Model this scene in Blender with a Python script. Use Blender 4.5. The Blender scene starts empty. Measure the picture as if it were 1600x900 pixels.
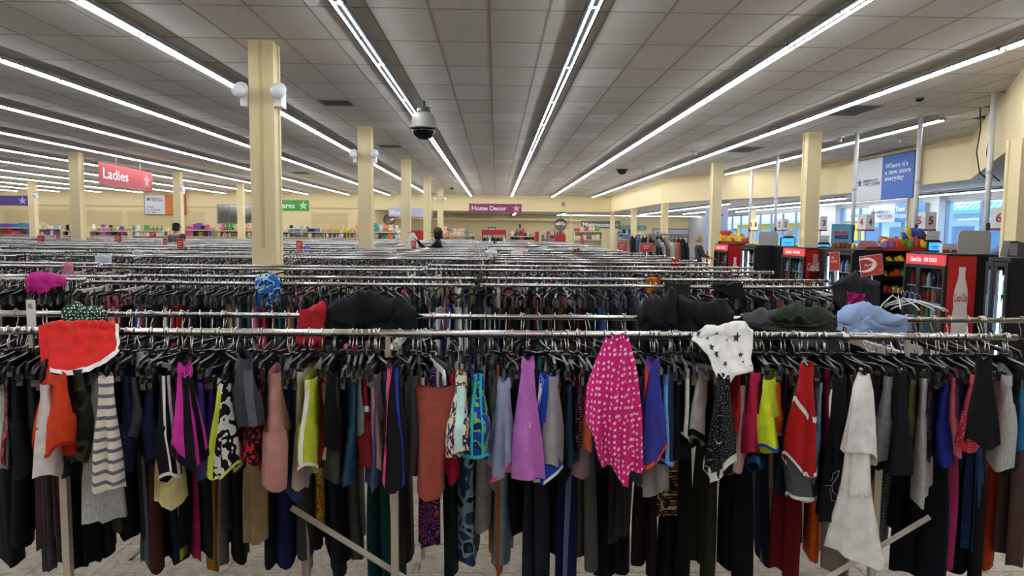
import bpy, math, random
import numpy as np
from mathutils import Matrix, Vector
scene = bpy.context.scene
COL = scene.collection
R = math.radians
# ---------------------------------------------------------------- camera, world, exposure
F, PITCH, YAW, ROLL, CZ = 1088.7, .07976, .02348, .009775, 1.62
cd = bpy.data.cameras.new('camera'); cam = bpy.data.objects.new('camera', cd); COL.objects.link(cam)
cd.sensor_width = 36; cd.lens = 36*F/1600; cd.clip_end = 400; cd.clip_start = .05
CM = (Matrix.Rotation(-YAW, 4, 'Z') @ Matrix.Rotation(math.pi/2-PITCH, 4, 'X') @ Matrix.Rotation(ROLL, 4, 'Z'))
cam.matrix_world = Matrix.Translation((0, 0, CZ)) @ CM
scene.camera = cam
w = bpy.data.worlds.new('sky'); scene.world = w; w.use_nodes = True
bg = w.node_tree.nodes['Background']; bg.inputs[0].default_value = (.50, .70, 1, 1); bg.inputs[1].default_value = 1.5
vs = scene.view_settings; vs.view_transform = 'Standard'; vs.look = 'None'; vs.gamma = 1; vs.use_curve_mapping = False
vs.exposure = 1.38
TUBE = 14.5         # brightness of the fluorescent tubes
sd = bpy.data.lights.new('sun', 'SUN'); sd.energy = 2.2; sd.angle = .02; sd.color = (1, .96, .9)
so = bpy.data.objects.new('sun', sd); COL.objects.link(so); so.rotation_euler = (R(40), R(-20), R(0))
try:
    scene.cycles.max_bounces = 7; scene.cycles.diffuse_bounces = 4; scene.cycles.glossy_bounces = 3
    scene.cycles.transparent_max_bounces = 12; scene.cycles.sample_clamp_indirect = 6
except Exception: pass
def at(x, y, Y):
    v = CM.to_3x3() @ Vector(((x-800)/F, (450-y)/F, -1)); v *= Y/v.y
    return (v.x, Y, CZ+v.z)
def xat(x, Y, y=560): return at(x, y, Y)[0]
def zat(x, y, Y): return at(x, y, Y)[2]
rnd = random.Random(7)
# ---------------------------------------------------------------- materials
def lin(h):
    h = h.lstrip('#'); c = [int(h[i:i+2], 16)/255 for i in (0, 2, 4)]
    return tuple((u/12.92 if u <= .04045 else ((u+.055)/1.055)**2.4) for u in c)+(1,)
MC = {}
def newmat(name):
    m = bpy.data.materials.new(name); m.use_nodes = True
    nt = m.node_tree; return m, nt, nt.nodes['Principled BSDF']
def M(h, rough=.55, metal=0, emit=0, spec=.5, name=None):
    k = (h, rough, metal, emit, spec)
    if k in MC: return MC[k]
    m, nt, b = newmat(name or 'mat_'+h.lstrip('#'))
    b.inputs['Base Color'].default_value = lin(h); b.inputs['Roughness'].default_value = rough
    b.inputs['Metallic'].default_value = metal; b.inputs['Specular IOR Level'].default_value = spec
    if emit: b.inputs['Emission Color'].default_value = lin(h); b.inputs['Emission Strength'].default_value = emit
    MC[k] = m; return m
def N(nt, t, **kw):
    n = nt.nodes.new(t)
    for k, v in kw.items():
        if k.startswith('i_'): n.inputs[int(k[2:])].default_value = v
        else: setattr(n, k, v)
    return n
def ramp(nt, src, stops, interp='CONSTANT'):
    r = nt.nodes.new('ShaderNodeValToRGB'); r.color_ramp.interpolation = interp
    el = r.color_ramp.elements
    while len(el) < len(stops): el.new(.5)
    for e, (p, c) in zip(el, stops): e.position = p; e.color = c if not isinstance(c, str) else lin(c)
    nt.links.new(src, r.inputs[0]); return r.outputs[0]
def fab(h, pat=None, c2='#ffffff', sc=1.0, c3=None, rough=.88):
    """woven cloth; pat: stripe, vstripe, dots, camo, blotch, swirl, leopard, knit, diag, heather, check"""
    k = ('fab', h, pat, c2, sc, c3, rough)
    if k in MC: return MC[k]
    m, nt, b = newmat('cloth_'+h.lstrip('#')+('_'+pat if pat else ''))
    b.inputs['Roughness'].default_value = rough; b.inputs['Specular IOR Level'].default_value = .25
    L = nt.links.new
    tc = N(nt, 'ShaderNodeTexCoord'); co = tc.outputs['Object']
    nz = N(nt, 'ShaderNodeTexNoise'); nz.inputs['Scale'].default_value = 300; L(co, nz.inputs['Vector'])
    bp = N(nt, 'ShaderNodeBump'); bp.inputs['Strength'].default_value = .12; bp.inputs['Distance'].default_value = .002
    L(nz.outputs[0], bp.inputs['Height'])
    n2 = N(nt, 'ShaderNodeTexNoise'); n2.inputs['Scale'].default_value = 9; n2.inputs['Detail'].default_value = 3; L(co, n2.inputs['Vector'])
    b2 = N(nt, 'ShaderNodeBump'); b2.inputs['Strength'].default_value = .45; b2.inputs['Distance'].default_value = .02
    L(n2.outputs[0], b2.inputs['Height']); L(bp.outputs[0], b2.inputs['Normal']); L(b2.outputs[0], b.inputs['Normal'])
    A, B = lin(h), lin(c2); C = lin(c3) if c3 else B
    out = None
    if pat in ('stripe', 'vstripe', 'diag'):
        s = N(nt, 'ShaderNodeSeparateXYZ'); L(co, s.inputs[0])
        a = N(nt, 'ShaderNodeMath', operation='MULTIPLY'); L(s.outputs[2 if pat != 'vstripe' else 1], a.inputs[0]); a.inputs[1].default_value = 1/(.034*sc)
        src = a.outputs[0]
        if pat == 'diag':
            a2 = N(nt, 'ShaderNodeMath', operation='MULTIPLY_ADD'); L(s.outputs[1], a2.inputs[0]); a2.inputs[1].default_value = 1/(.034*sc); L(src, a2.inputs[2]); src = a2.outputs[0]
        f = N(nt, 'ShaderNodeMath', operation='FRACT'); L(src, f.inputs[0])
        out = ramp(nt, f.outputs[0], [(0, A), (.66, B)])
    elif pat in ('dots', 'leopard', 'spark'):
        s = N(nt, 'ShaderNodeSeparateXYZ'); L(co, s.inputs[0]); ad = N(nt, 'ShaderNodeMath', operation='ADD'); L(s.outputs[0], ad.inputs[0]); L(s.outputs[1], ad.inputs[1])
        cb = N(nt, 'ShaderNodeCombineXYZ'); L(ad.outputs[0], cb.inputs[0]); L(s.outputs[2], cb.inputs[1])
        v = N(nt, 'ShaderNodeTexVoronoi', voronoi_dimensions='2D'); v.inputs['Scale'].default_value = 42/sc; v.inputs['Randomness'].default_value = .5 if pat == 'dots' else 1.0; L(cb.outputs[0], v.inputs['Vector'])
        out = ramp(nt, v.outputs['Distance'], [(0, B), (.24 if pat == 'dots' else .13, A)] if pat != 'leopard' else [(0, '#7a5a36'), (.22, '#15100c'), (.5, A)])
    elif pat in ('camo', 'blotch'):
        v = N(nt, 'ShaderNodeTexNoise'); v.inputs['Scale'].default_value = (16 if pat == 'camo' else 30)/sc; v.inputs['Detail'].default_value = 1.5; L(co, v.inputs['Vector'])
        out = ramp(nt, v.outputs[0], [(0, A), (.47, B), (.57, C), (.66, A)])
    elif pat == 'swirl':
        v = N(nt, 'ShaderNodeTexNoise'); v.inputs['Scale'].default_value = 12/sc; v.inputs['Distortion'].default_value = 3; L(co, v.inputs['Vector'])
        a = N(nt, 'ShaderNodeMath', operation='MULTIPLY'); L(v.outputs[0], a.inputs[0]); a.inputs[1].default_value = 9
        f = N(nt, 'ShaderNodeMath', operation='FRACT'); L(a.outputs[0], f.inputs[0])
        out = ramp(nt, f.outputs[0], [(0, A), (.35, B), (.55, A), (.75, C)])
    elif pat in ('knit', 'check'):
        v = N(nt, 'ShaderNodeTexChecker'); v.inputs['Scale'].default_value = 90/sc; v.inputs[1].default_value = A; v.inputs[2].default_value = B; L(co, v.inputs['Vector']); out = v.outputs[0]
    elif pat == 'heather':
        v = N(nt, 'ShaderNodeTexNoise'); v.inputs['Scale'].default_value = 220; v.inputs['Detail'].default_value = 2
        mp = N(nt, 'ShaderNodeMapping'); mp.inputs['Scale'].default_value = (1, 1, .25); L(co, mp.inputs[0]); L(mp.outputs[0], v.inputs['Vector'])
        out = ramp(nt, v.outputs[0], [(.3, A), (.7, B)], 'LINEAR')
    if out is None:
        rr = N(nt, 'ShaderNodeTexNoise'); rr.inputs['Scale'].default_value = 25; L(co, rr.inputs['Vector'])
        d = tuple(c*.86 for c in A[:3])+(1,); e = tuple(min(1, c*1.1) for c in A[:3])+(1,)
        out = ramp(nt, rr.outputs[0], [(.3, d), (.7, e)], 'LINEAR')
    L(out, b.inputs['Base Color']); MC[k] = m; return m
CHROME = M('#c9c7c2', .22, 1, name='chrome'); STEEL = M('#cfc9bb', .42, .55, name='brushed_steel'); BLACKP = M('#0b0b0c', .32, name='black_plastic')
WIRE = M('#d6d4cf', .25, 1, name='hook_wire'); CREAM = M('#e7d5a6', .7, name='cream_paint'); WHITE = M('#e8e6e0', .5, name='white_paint')
BLACK = M('#101012', .5, name='black_laminate'); RED = M('#b3202a', .45, name='sign_red'); SHELF = M('#b9aa8c', .6, name='tan_shelf')
# ---------------------------------------------------------------- mesh helpers
class MB:
    def __init__(s): s.v = []; s.f = []; s.m = []
    def add(s, v, f, m=0):
        o = len(s.v); s.v += [tuple(p) for p in v]; s.f += [tuple(i+o for i in q) for q in f]; s.m += [m]*len(f); return s
    def box(s, x0, y0, z0, x1, y1, z1, m=0):
        return s.add([(x0,y0,z0),(x1,y0,z0),(x1,y1,z0),(x0,y1,z0),(x0,y0,z1),(x1,y0,z1),(x1,y1,z1),(x0,y1,z1)],
                     [(3,2,1,0),(4,5,6,7),(0,1,5,4),(1,2,6,5),(2,3,7,6),(3,0,4,7)], m)
    def cbox(s, c, d, m=0):
        return s.box(c[0]-d[0]/2, c[1]-d[1]/2, c[2]-d[2]/2, c[0]+d[0]/2, c[1]+d[1]/2, c[2]+d[2]/2, m)
    def tube(s, pts, r, n=6, m=0, cap=True):
        pts = [Vector(p) for p in pts]; rs = r if isinstance(r, (list, tuple)) else [r]*len(pts)
        V = []; u = None
        for i, p in enumerate(pts):
            t = (pts[min(i+1, len(pts)-1)]-pts[max(i-1, 0)]).normalized()
            if u is None: u = t.orthogonal().normalized()
            u = (u-t*u.dot(t)).normalized(); w_ = t.cross(u)
            V += [p+rs[i]*(math.cos(a)*u+math.sin(a)*w_) for a in [2*math.pi*k/n+math.pi/4 for k in range(n)]]
        Fc = [(i*n+k, i*n+(k+1)%n, (i+1)*n+(k+1)%n, (i+1)*n+k) for i in range(len(pts)-1) for k in range(n)]
        if cap: Fc += [tuple(range(n))[::-1], tuple(range((len(pts)-1)*n, len(pts)*n))]
        return s.add(V, Fc, m)
    def lathe(s, prof, n=16, c=(0,0,0), m=0, axis='z'):
        V = []
        for r, z in prof:
            for k in range(n):
                a = 2*math.pi*k/n; p = (r*math.cos(a), r*math.sin(a), z)
                if axis == 'y': p = (p[0], z, p[1])
                if axis == 'x': p = (z, p[0], p[1])
                V.append((c[0]+p[0], c[1]+p[1], c[2]+p[2]))
        Fc = [(i*n+k, i*n+(k+1)%n, (i+1)*n+(k+1)%n, (i+1)*n+k) for i in range(len(prof)-1) for k in range(n)]
        Fc += [tuple(range(n))[::-1], tuple(range((len(prof)-1)*n, len(prof)*n))]
        return s.add(V, Fc, m)
    def prism(s, outline, y0, y1, m=0):            # outline in (x, z), thickness along y
        n = len(outline); V = [(x, y0, z) for x, z in outline]+[(x, y1, z) for x, z in outline]
        Fc = [tuple(range(n)), tuple(range(2*n-1, n-1, -1))]+[(i, i+n, (i+1)%n+n, (i+1)%n) for i in range(n)]
        return s.add(V, Fc, m)
    def loft(s, rings, m=0, cap=False, closed=True):
        n = len(rings[0]); V = [p for r in rings for p in r]; e = n if closed else n-1
        Fc = [(i*n+k, i*n+(k+1)%n, (i+1)*n+(k+1)%n, (i+1)*n+k) for i in range(len(rings)-1) for k in range(e)]
        if cap: Fc += [tuple(range(n))[::-1], tuple(range((len(rings)-1)*n, len(rings)*n))]
        return s.add(V, Fc, m)
    def mesh(s, name, mats, smooth=False):
        me = bpy.data.meshes.new(name); me.from_pydata(s.v, [], s.f)
        for m in (mats if isinstance(mats, (list, tuple)) else [mats]): me.materials.append(m)
        me.polygons.foreach_set('material_index', s.m)
        if smooth: me.polygons.foreach_set('use_smooth', [True]*len(s.f))
        me.update(); return me
def link(name, me, parent=None, loc=(0,0,0), rot=(0,0,0), mat=None):
    o = bpy.data.objects.new(name, me); COL.objects.link(o); o.location = loc; o.rotation_euler = rot
    if parent is not None: o.parent = parent
    if mat is not None:
        o.material_slots[0].link = 'OBJECT'; o.material_slots[0].material = mat
    return o
def part(name, mb, mat, parent=None, loc=(0,0,0), rot=(0,0,0), smooth=False):
    return link(name, mb.mesh(name, mat, smooth), parent, loc, rot)
USED = {}
def tag(o, label, cat, group=None, kind=None):
    o['label'] = label; o['category'] = cat
    if group: o['group'] = group
    if kind: o['kind'] = kind
    return o
def thing(name, label, cat, loc=(0,0,0), rz=0, group=None):
    o = bpy.data.objects.new(name, None); COL.objects.link(o); o.location = loc; o.rotation_euler = (0, 0, rz)
    o.empty_display_size = .1
    return tag(o, label, cat, group)
def struct(name, mb, mat, parent=None, smooth=False):
    o = part(name, mb, mat, parent, smooth=smooth)
    if parent is None: o['kind'] = 'structure'
    return o
TX = {}
def text_mesh(body, w_, h_, mat, bold=.0, shear=0, depth=.004):
    """flat lettering centred on the origin in x-z, facing -y, fitted into w_ x h_"""
    cu = bpy.data.curves.new('lettering', 'FONT'); cu.body = body; cu.size = 1; cu.offset = bold; cu.shear = shear; cu.resolution_u = 3
    cu.align_x = 'LEFT'; cu.space_line = .95
    o = bpy.data.objects.new('lettering', cu)
    me = bpy.data.meshes.new_from_object(o)
    bpy.data.objects.remove(o); bpy.data.curves.remove(cu)
    n = len(me.vertices); a = np.zeros(n*3); me.vertices.foreach_get('co', a); a = a.reshape(-1, 3)
    lo, hi = a.min(0), a.max(0); sx = w_/(hi[0]-lo[0]); sz = h_/(hi[1]-lo[1])
    out = np.zeros_like(a); out[:, 0] = (a[:, 0]-(lo[0]+hi[0])/2)*sx; out[:, 2] = (a[:, 1]-(lo[1]+hi[1])/2)*sz
    me.vertices.foreach_set('co', out.ravel()); me.materials.clear(); me.materials.append(mat); me.update(); return me
def lettering(body, w_, h_, mat, parent, loc, rz=0, bold=.012, shear=0):
    return link('lettering', text_mesh(body, w_, h_, mat, bold, shear), parent, loc, (0, 0, rz))
def short(d):
    for k in (' with ', ' beside ', ' behind ', ' showing ', ' right of ', ' left of ', ' near ', ' at ', ' under ', ' hanging ', ' below ', ' pulled '): d = d.split(k)[0]
    return d
def star_outline(r, cx=0, cz=0, ri=.4, tilt=0):
    return [(cx+(r if k % 2 == 0 else r*ri)*math.sin(k*math.pi/5+tilt), cz+(r if k % 2 == 0 else r*ri)*math.cos(k*math.pi/5+tilt)) for k in range(10)]
# ---------------------------------------------------------------- the shop: floor, ceilings, walls
CE, LC = CZ+2.2565, 2.92
POLY = [(6.93, 42.75), (6.93, 29.4), (8.05, 26.3), (10.6, 21.6), (10.6, 15.5), (6.93, 9.2), (6.93, -8)]
def floor_mat():
    m, nt, b = newmat('vinyl_floor'); L = nt.links.new
    tc = N(nt, 'ShaderNodeTexCoord'); g = N(nt, 'ShaderNodeNewGeometry')
    n1 = N(nt, 'ShaderNodeTexNoise'); n1.inputs['Scale'].default_value = 18; n1.inputs['Detail'].default_value = 6; n1.inputs['Distortion'].default_value = 1.5
    L(g.outputs['Position'], n1.inputs['Vector'])
    L(ramp(nt, n1.outputs[0], [(.3, '#8d8272'), (.5, '#b0a592'), (.75, '#c4baa8')], 'LINEAR'), b.inputs['Base Color'])
    b.inputs['Roughness'].default_value = .35; return m
FLOORM = floor_mat()
fl = struct('floor', MB().box(-34, -8, -.2, 14.2, 51, -.004), FLOORM)
tm = MB().box(-.1505, -.1505, -.004, .1505, .1505, 0).mesh('floor_tile', FLOORM)
for i in range(-11, 12):
    for j in range(0, 7): link('floor_tile', tm, fl, (i*.3048+.1, 2.75+j*.3048, 0))
def tile_mat():
    m, nt, b = newmat('ceiling_tile'); L = nt.links.new
    g = N(nt, 'ShaderNodeNewGeometry')
    mp = N(nt, 'ShaderNodeVectorMath', operation='SUBTRACT'); L(g.outputs['Position'], mp.inputs[0]); mp.inputs[1].default_value = (-.0884, 8.4957, 0)
    dv = N(nt, 'ShaderNodeVectorMath', operation='DIVIDE'); L(mp.outputs[0], dv.inputs[0]); dv.inputs[1].default_value = (.6096, 1.2192, 100)
    fl_ = N(nt, 'ShaderNodeVectorMath', operation='FLOOR'); L(dv.outputs[0], fl_.inputs[0])
    wn = N(nt, 'ShaderNodeTexWhiteNoise'); L(fl_.outputs[0], wn.inputs['Vector'])
    base = ramp(nt, wn.outputs['Value'], [(0, '#d2cdc6'), (.45, '#d8d3cc'), (.8, '#d5d2cd'), (.965, '#e2e2e0')], 'LINEAR')
    vo = N(nt, 'ShaderNodeTexNoise'); vo.inputs['Scale'].default_value = 90; vo.inputs['Detail'].default_value = 2; L(g.outputs['Position'], vo.inputs['Vector'])
    sp = ramp(nt, vo.outputs[0], [(.36, (.55, .53, .5, 1)), (.45, (1, 1, 1, 1))], 'LINEAR')
    mx = N(nt, 'ShaderNodeMix', data_type='RGBA', blend_type='MULTIPLY'); mx.inputs[0].default_value = .55
    L(base, mx.inputs[6]); L(sp, mx.inputs[7]); L(mx.outputs[2], b.inputs['Base Color'])
    bp = N(nt, 'ShaderNodeBump'); bp.inputs['Strength'].default_value = .3; bp.inputs['Distance'].default_value = .004; L(vo.outputs[0], bp.inputs['Height']); L(bp.outputs[0], b.inputs['Normal'])
    b.inputs['Roughness'].default_value = .95; b.inputs['Specular IOR Level'].default_value = .1; return m
TILEM = tile_mat(); GRIDM = M('#a3978c', .7, name='ceiling_grid_metal')
ceil_ = struct('ceiling', MB().box(-34, -8, CE+.03, 14.2, 51, CE+.2), M('#6a655f', .9))
def edge_x(y):
    for (x0, y0), (x1, y1) in zip(POLY, POLY[1:]):
        if y1 <= y <= y0: return x1+(x0-x1)*(y-y1)/(y0-y1 or 1)
    return 6.93
tiles = []; gx0, gy0 = -.0884, 8.4957
for j in range(-14, 29):
    yc = gy0+(j+.5)*1.2192
    if yc-.6 > 42.75 or yc < -7: continue
    for i in range(-50, 19):
        xc = gx0+(i+.5)*.6096
        if xc < -34 or xc > edge_x(min(max(yc, -7.9), 42.7))+.3: continue
        tiles.append((xc, yc))
def seen(x, y):
    return y > 5 and abs(x-.02*y)/y < .78
vis = sorted([t for t in tiles if seen(*t)], key=lambda t: t[0]**2+t[1]**2)
near = set(vis[:300])
tme = MB().box(-.2918, -.5966, -.006, .2918, .5966, .014).mesh('ceiling_tile', TILEM)
for x, y in sorted(near): link('ceiling_tile', tme, ceil_, (x, y, CE))
mb = MB()
for x, y in tiles:
    if (x, y) not in near: mb.box(x-.2918, y-.5966, CE-.006, x+.2918, y+.5966, CE+.014)
o = part('ceiling_tile_field', mb, TILEM, ceil_); o['kind'] = 'stuff'
mb = MB()
for i in range(-50, 19):
    x = gx0+i*.6096; mb.box(x-.012, -8, CE-.009, x+.012, 42.7 if x < 6.9 else 27.5, CE-.004)
for j in range(-13, 29):
    y = gy0+j*1.2192; mb.box(-34, y-.012, CE-.0085, edge_x(min(max(y, -7.9), 42.7)), y+.012, CE-.0045)
part('ceiling_grid', mb, GRIDM, ceil_)
# dark vents and openings in the ceiling
VENT = M('#3b3a38', .6)
for px, py, wx, wy, d in ((526, 160, .5, .5, 'nearest the tall cream pillar'), (609, 228, .5, .5, 'beyond the second pillar'), (1330, 172, .58, 1.0, 'beside the long light strip over the checkouts'),
                       (1165, 233, .58, 1.1, 'above the checkout with the yellow sweets'), (470, 270, .6, .9, 'far along the left of the tall pillar')):
    v = CM.to_3x3() @ Vector(((px-800)/F, (450-py)/F, -1)); v *= (CE-CZ)/v.z
    t = thing('ceiling_vent', 'dark ceiling air vent '+d, 'vent', (v.x, v.y, CE), group='ceiling vents')
    part('vent_frame', MB().box(-wx/2-.03, -wy/2-.03, -.016, wx/2+.03, -wy/2, -.005).box(-wx/2-.03, wy/2, -.016, wx/2+.03, wy/2+.03, -.005).box(-wx/2-.03, -wy/2, -.016, -wx/2, wy/2, -.005).box(wx/2, -wy/2, -.016, wx/2+.03, wy/2, -.005), M('#8a8781', .6), t)
    mb = MB()
    for k in range(6): yy = -wy/2+(k+.5)*wy/6; mb.box(-wx/2, yy-wy/16, -.014, wx/2, yy+wy/16, -.007)
    part('vent_louvres', mb, VENT, t)
# lower ceiling over the front of the shop and the far bay
mb = MB()
for p, q in zip(POLY, POLY[1:]):
    mb.add([(p[0], p[1], LC), (q[0], q[1], LC), (14.1, q[1], LC), (14.1, p[1], LC)], [(0, 1, 2, 3)])
mb.add([(-7.4, 42.75, LC), (14.1, 42.75, LC), (14.1, 50.5, LC), (-7.4, 50.5, LC)], [(3, 2, 1, 0)])
def low_mat():
    m, nt, b = newmat('lower_ceiling'); L = nt.links.new; g = N(nt, 'ShaderNodeNewGeometry')
    br = N(nt, 'ShaderNodeTexBrick'); br.offset = 0; br.inputs['Scale'].default_value = 1; br.inputs['Brick Width'].default_value = .61; br.inputs['Row Height'].default_value = 1.22
    br.inputs['Mortar Size'].default_value = .012; br.inputs[1].default_value = lin('#c9c7c2'); br.inputs[2].default_value = lin('#c2bfba'); br.inputs[3].default_value = lin('#7d7973')
    L(g.outputs['Position'], br.inputs['Vector']); L(br.outputs[0], b.inputs['Base Color']); b.inputs['Roughness'].default_value = .9; return m
struct('ceiling_lower', mb, low_mat())
# soffit between the two ceiling heights
def wall_strip(pts, z0, z1, th):
    mb = MB()
    for p, q in zip(pts, pts[1:]):
        d = Vector((q[0]-p[0], q[1]-p[1], 0)).normalized(); n = Vector((-d.y, d.x, 0))*th
        a = [(p[0], p[1]), (q[0], q[1]), (q[0]+n.x, q[1]+n.y), (p[0]+n.x, p[1]+n.y)]
        mb.add([(x, y, z0) for x, y in a]+[(x, y, z1) for x, y in a], [(3,2,1,0),(4,5,6,7),(0,1,5,4),(1,2,6,5),(2,3,7,6),(3,0,4,7)])
    return mb
struct('wall_soffit', wall_strip(POLY, LC-.02, CE+.03, .12), CREAM)
struct('wall_soffit_back', MB().box(-7.4, 42.75, LC-.02, 7.05, 42.9, CE+.03), CREAM)
struct('trim_1', MB().box(-34, 42.70, LC+.02, -7.4, 42.75, LC+.08), M('#c9b583', .7))
struct('wall_back', MB().box(-34, 42.75, 0, -7.4, 42.95, CE+.03).box(-7.6, 42.95, 0, -7.4, 50.4, LC+.05), CREAM)
struct('wall_far_bay', MB().box(-7.6, 50.4, 0, 14.1, 50.6, LC+.05).box(-7.4, 49.6, 2.45, 6.5, 50.4, 2.62), CREAM)
struct('wall_left', MB().box(-34.2, -8, 0, -34, 43, CE+.03), CREAM)
struct('wall_rear', MB().box(-34, -8.2, 0, 14.1, -8, CE+.03), CREAM)
# slatwall boards on the back wall
for xa, xb, d in ((-29.5, -22.6, 'leftmost'), (-22.2, -17.6, 'middle'), (-11.2, -9.0, 'right')):
    mb = MB()
    for k in range(8): mb.box(xa, 42.70, 1.75+k*.12, xb, 42.745, 1.75+k*.12+.105)
    o = part('slatwall_panel', mb, M('#d9c696', .7)); tag(o, {'leftmost': 'cream slatted wall board above the toiletry shelves at the far wall', 'middle': 'wide cream slatted wall board behind the nearest left pillar row', 'right': 'narrow cream slatted wall board under the green sign'}[d], 'wall board', 'slatted wall boards'); o['kind'] = 'thing'
# ---------------------------------------------------------------- shop front: windows, piers, outside
WX = 13.95
PIER = M('#cfd3d6', .6); ALU = M('#8f9aa6', .4, .3)
gm, nt, b = newmat('window_glass'); L = nt.links.new
tr = N(nt, 'ShaderNodeBsdfTransparent'); tr.inputs[0].default_value = (.80, .90, 1, 1); gl = N(nt, 'ShaderNodeBsdfGlossy'); gl.inputs['Roughness'].default_value = .03
mxs = N(nt, 'ShaderNodeMixShader'); mxs.inputs[0].default_value = .06; L(tr.outputs[0], mxs.inputs[1]); L(gl.outputs[0], mxs.inputs[2]); L(mxs.outputs[0], nt.nodes['Material Output'].inputs[0])
GLASS = gm
struct('wall_front', MB().box(WX, -8, 0, WX+.2, 12, LC+.05).box(WX-.25, 21.4, 0, WX+.2, 22.3, LC+.05).box(WX-.25, 28.0, 0, WX+.2, 29.4, LC+.05).box(WX, 44, 0, WX+.2, 50.5, LC+.05).box(WX, 12, 2.72, WX+.2, 44, LC+.05).box(WX, 12, 0, WX+.2, 21.4, .25).box(WX, 29.4, 0, WX+.2, 44, .25), PIER)
wn = 0
for ya, yb, n, zb in ((12, 21.4, 6, .25), (22.3, 28.0, 4, .05), (29.4, 44, 10, .25)):
    for k in range(n):
        wn += 1; y0 = ya+(yb-ya)*k/n; y1 = ya+(yb-ya)*(k+1)/n
        mb = MB(); e = .035
        mb.box(WX-.03, y0, zb, WX+.07, y0+e, 2.72).box(WX-.03, y1-e, zb, WX+.07, y1, 2.72).box(WX-.03, y0+e, zb, WX+.07, y1-e, zb+.05).box(WX-.03, y0+e, 2.66, WX+.07, y1-e, 2.72)
        if n == 4: mb.box(WX-.03, y0+e, 2.1, WX+.07, y1-e, 2.18)
        fr = struct('window_%d' % wn, mb, ALU)
        part('pane', MB().box(WX+.01, y0+e, zb+.05, WX+.02, y1-e, 2.66), GLASS, fr)
o = struct('ground_outside', MB().box(14.2, -20, -.3, 140, 160, -.12), M('#8f9296', .9))
# buildings and vehicles seen through the glass
def ext_building(name, label, x, y0, y1, h, wallm, roofm, roofh, ribs):
    t = thing(name, label, 'building', (x, y0, -.12))
    part('wall', MB().box(0, 0, 0, 8, y1-y0, h), wallm, t)
    rf = part('roof', MB().add([(-1.2, -.3, h), (-1.2, y1-y0+.3, h), (1.6, y1-y0+.3, h+roofh), (1.6, -.3, h+roofh)], [(0, 1, 2, 3)]).box(-1.2, -.3, h-.25, -1.05, y1-y0+.3, h), roofm, t)
    mb = MB()
    for k in range(ribs):
        yy = (y1-y0)*k/ribs
        mb.add([(-1.25, yy, h+.05), (-1.25, yy+.12, h+.05), (1.6, yy+.12, h+roofh+.1), (1.6, yy, h+roofh+.1)], [(0, 1, 2, 3)])
    part('roof_ribs', mb, M('#e8f0f0', .5), rf)
    for k in range(int((y1-y0)/4)):
        wd = part('window', MB().box(-.06, 1+k*4, .9, 0, 3.6+k*4, 2.5), M('#5a7890', .1), t)
    return t
ext_building('storefront_building', 'pale building with green ribbed metal roof across the car park', 34, 36, 64, 3.6, M('#d7dbdc', .8), M('#6aa9a0', .5), 2.6, 46)
ext_building('yellow_building', 'low yellow building seen through the window beyond lane two', 34, 72, 98, 3.3, M('#e8b80e', .7), M('#b9bec4', .6), .5, 8)
ext_building('pink_building', 'low pink-red shop front outside, farthest along the windows', 35, 100, 122, 2.6, M('#d0607a', .7), M('#a9b4c0', .6), .6, 8)
def car(label, x, y, rz, col):
    t = thing('parked_car', label, 'car', (x, y, -.12), rz, 'cars parked outside')
    sec = lambda y_, w_, z0, z1, wt: [(-w_, y_, z0), (w_, y_, z0), (w_, y_, (z0+z1)/2), (wt, y_, z1), (-wt, y_, z1), (-w_, y_, (z0+z1)/2)]
    part('body', MB().loft([sec(-2.2, .75, .35, .75, .7), sec(-2.0, .88, .28, .9, .8), sec(-.9, .9, .25, .98, .84), sec(1.6, .9, .25, 1.0, .84), sec(2.1, .86, .3, .9, .78), sec(2.2, .75, .35, .8, .7)], cap=True), col, t, smooth=False)
    part('cabin', MB().loft([sec(-1.1, .82, .95, 1.0, .8), sec(-.4, .8, .95, 1.42, .62), sec(.9, .8, .95, 1.45, .62), sec(1.7, .82, .95, 1.0, .8)], cap=True), M('#28323c', .1), t)
    for sx in (-.85, .85):
        for sy in (-1.35, 1.35): part('wheel', MB().lathe([(.2, -.1), (.32, -.1), (.32, .1), (.2, .1)], 14, (sx, sy, .32), axis='x'), M('#141416', .8), t)
car('blue parked car outside the window beyond lane six', 20.5, 26.0, .3, M('#3f6fae', .25))
car('blue parked car outside the entrance doors beyond lane four', 21, 37.5, 1.2, M('#4a7fc0', .25))
car('silver parked car outside, between the piers', 24, 45, .1, M('#b9c2cc', .25))
# ---------------------------------------------------------------- fluorescent strips
tubeM = M('#f4f8ff', .4, 0, TUBE, name='tube_glow'); HOUS = M('#a9a7a3', .5, name='fixture_metal'); TRAY_SHADE = M('#1d1d1c', 1, 0, 0, 0, name='fixture_tray_shade')  # tray is painted near-black to stand in for shade between the tubes
FL = 2.4384
mb = MB().prism([(-.03, .066), (-.085, .030), (-.085, .022), (.085, .022), (.085, .030), (.03, .066)], 0.004, FL-.004).box(-.012, .15, .062, .012, .18, .10).box(-.012, FL-.18, .062, .012, FL-.15, .10)
housing = mb.mesh('light_fixture', HOUS)
tube_me = MB().tube([(0, .03, 0), (0, FL-.03, 0)], .0115, 6).mesh('tube', tubeM)
tray_shade_me = MB().box(-.083, .006, .018, .083, FL-.006, .0215).mesh('tray', TRAY_SHADE)
holder = MB().box(-.055, -.02, -.006, .055, .02, .03).mesh('lamp_holder', HOUS)
def fixture(x, y, z, label, grp, rz=0):
    o = tag(link('light_fixture', housing, None, (x, y, z), (0, 0, rz)), label, 'ceiling light', grp)
    for s in (-.038, .038): link('tube', tube_me, o, (s, 0, 0))
    link('tray', tray_shade_me, o); link('lamp_holder', holder, o, (0, FL/2, 0)); return o
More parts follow.
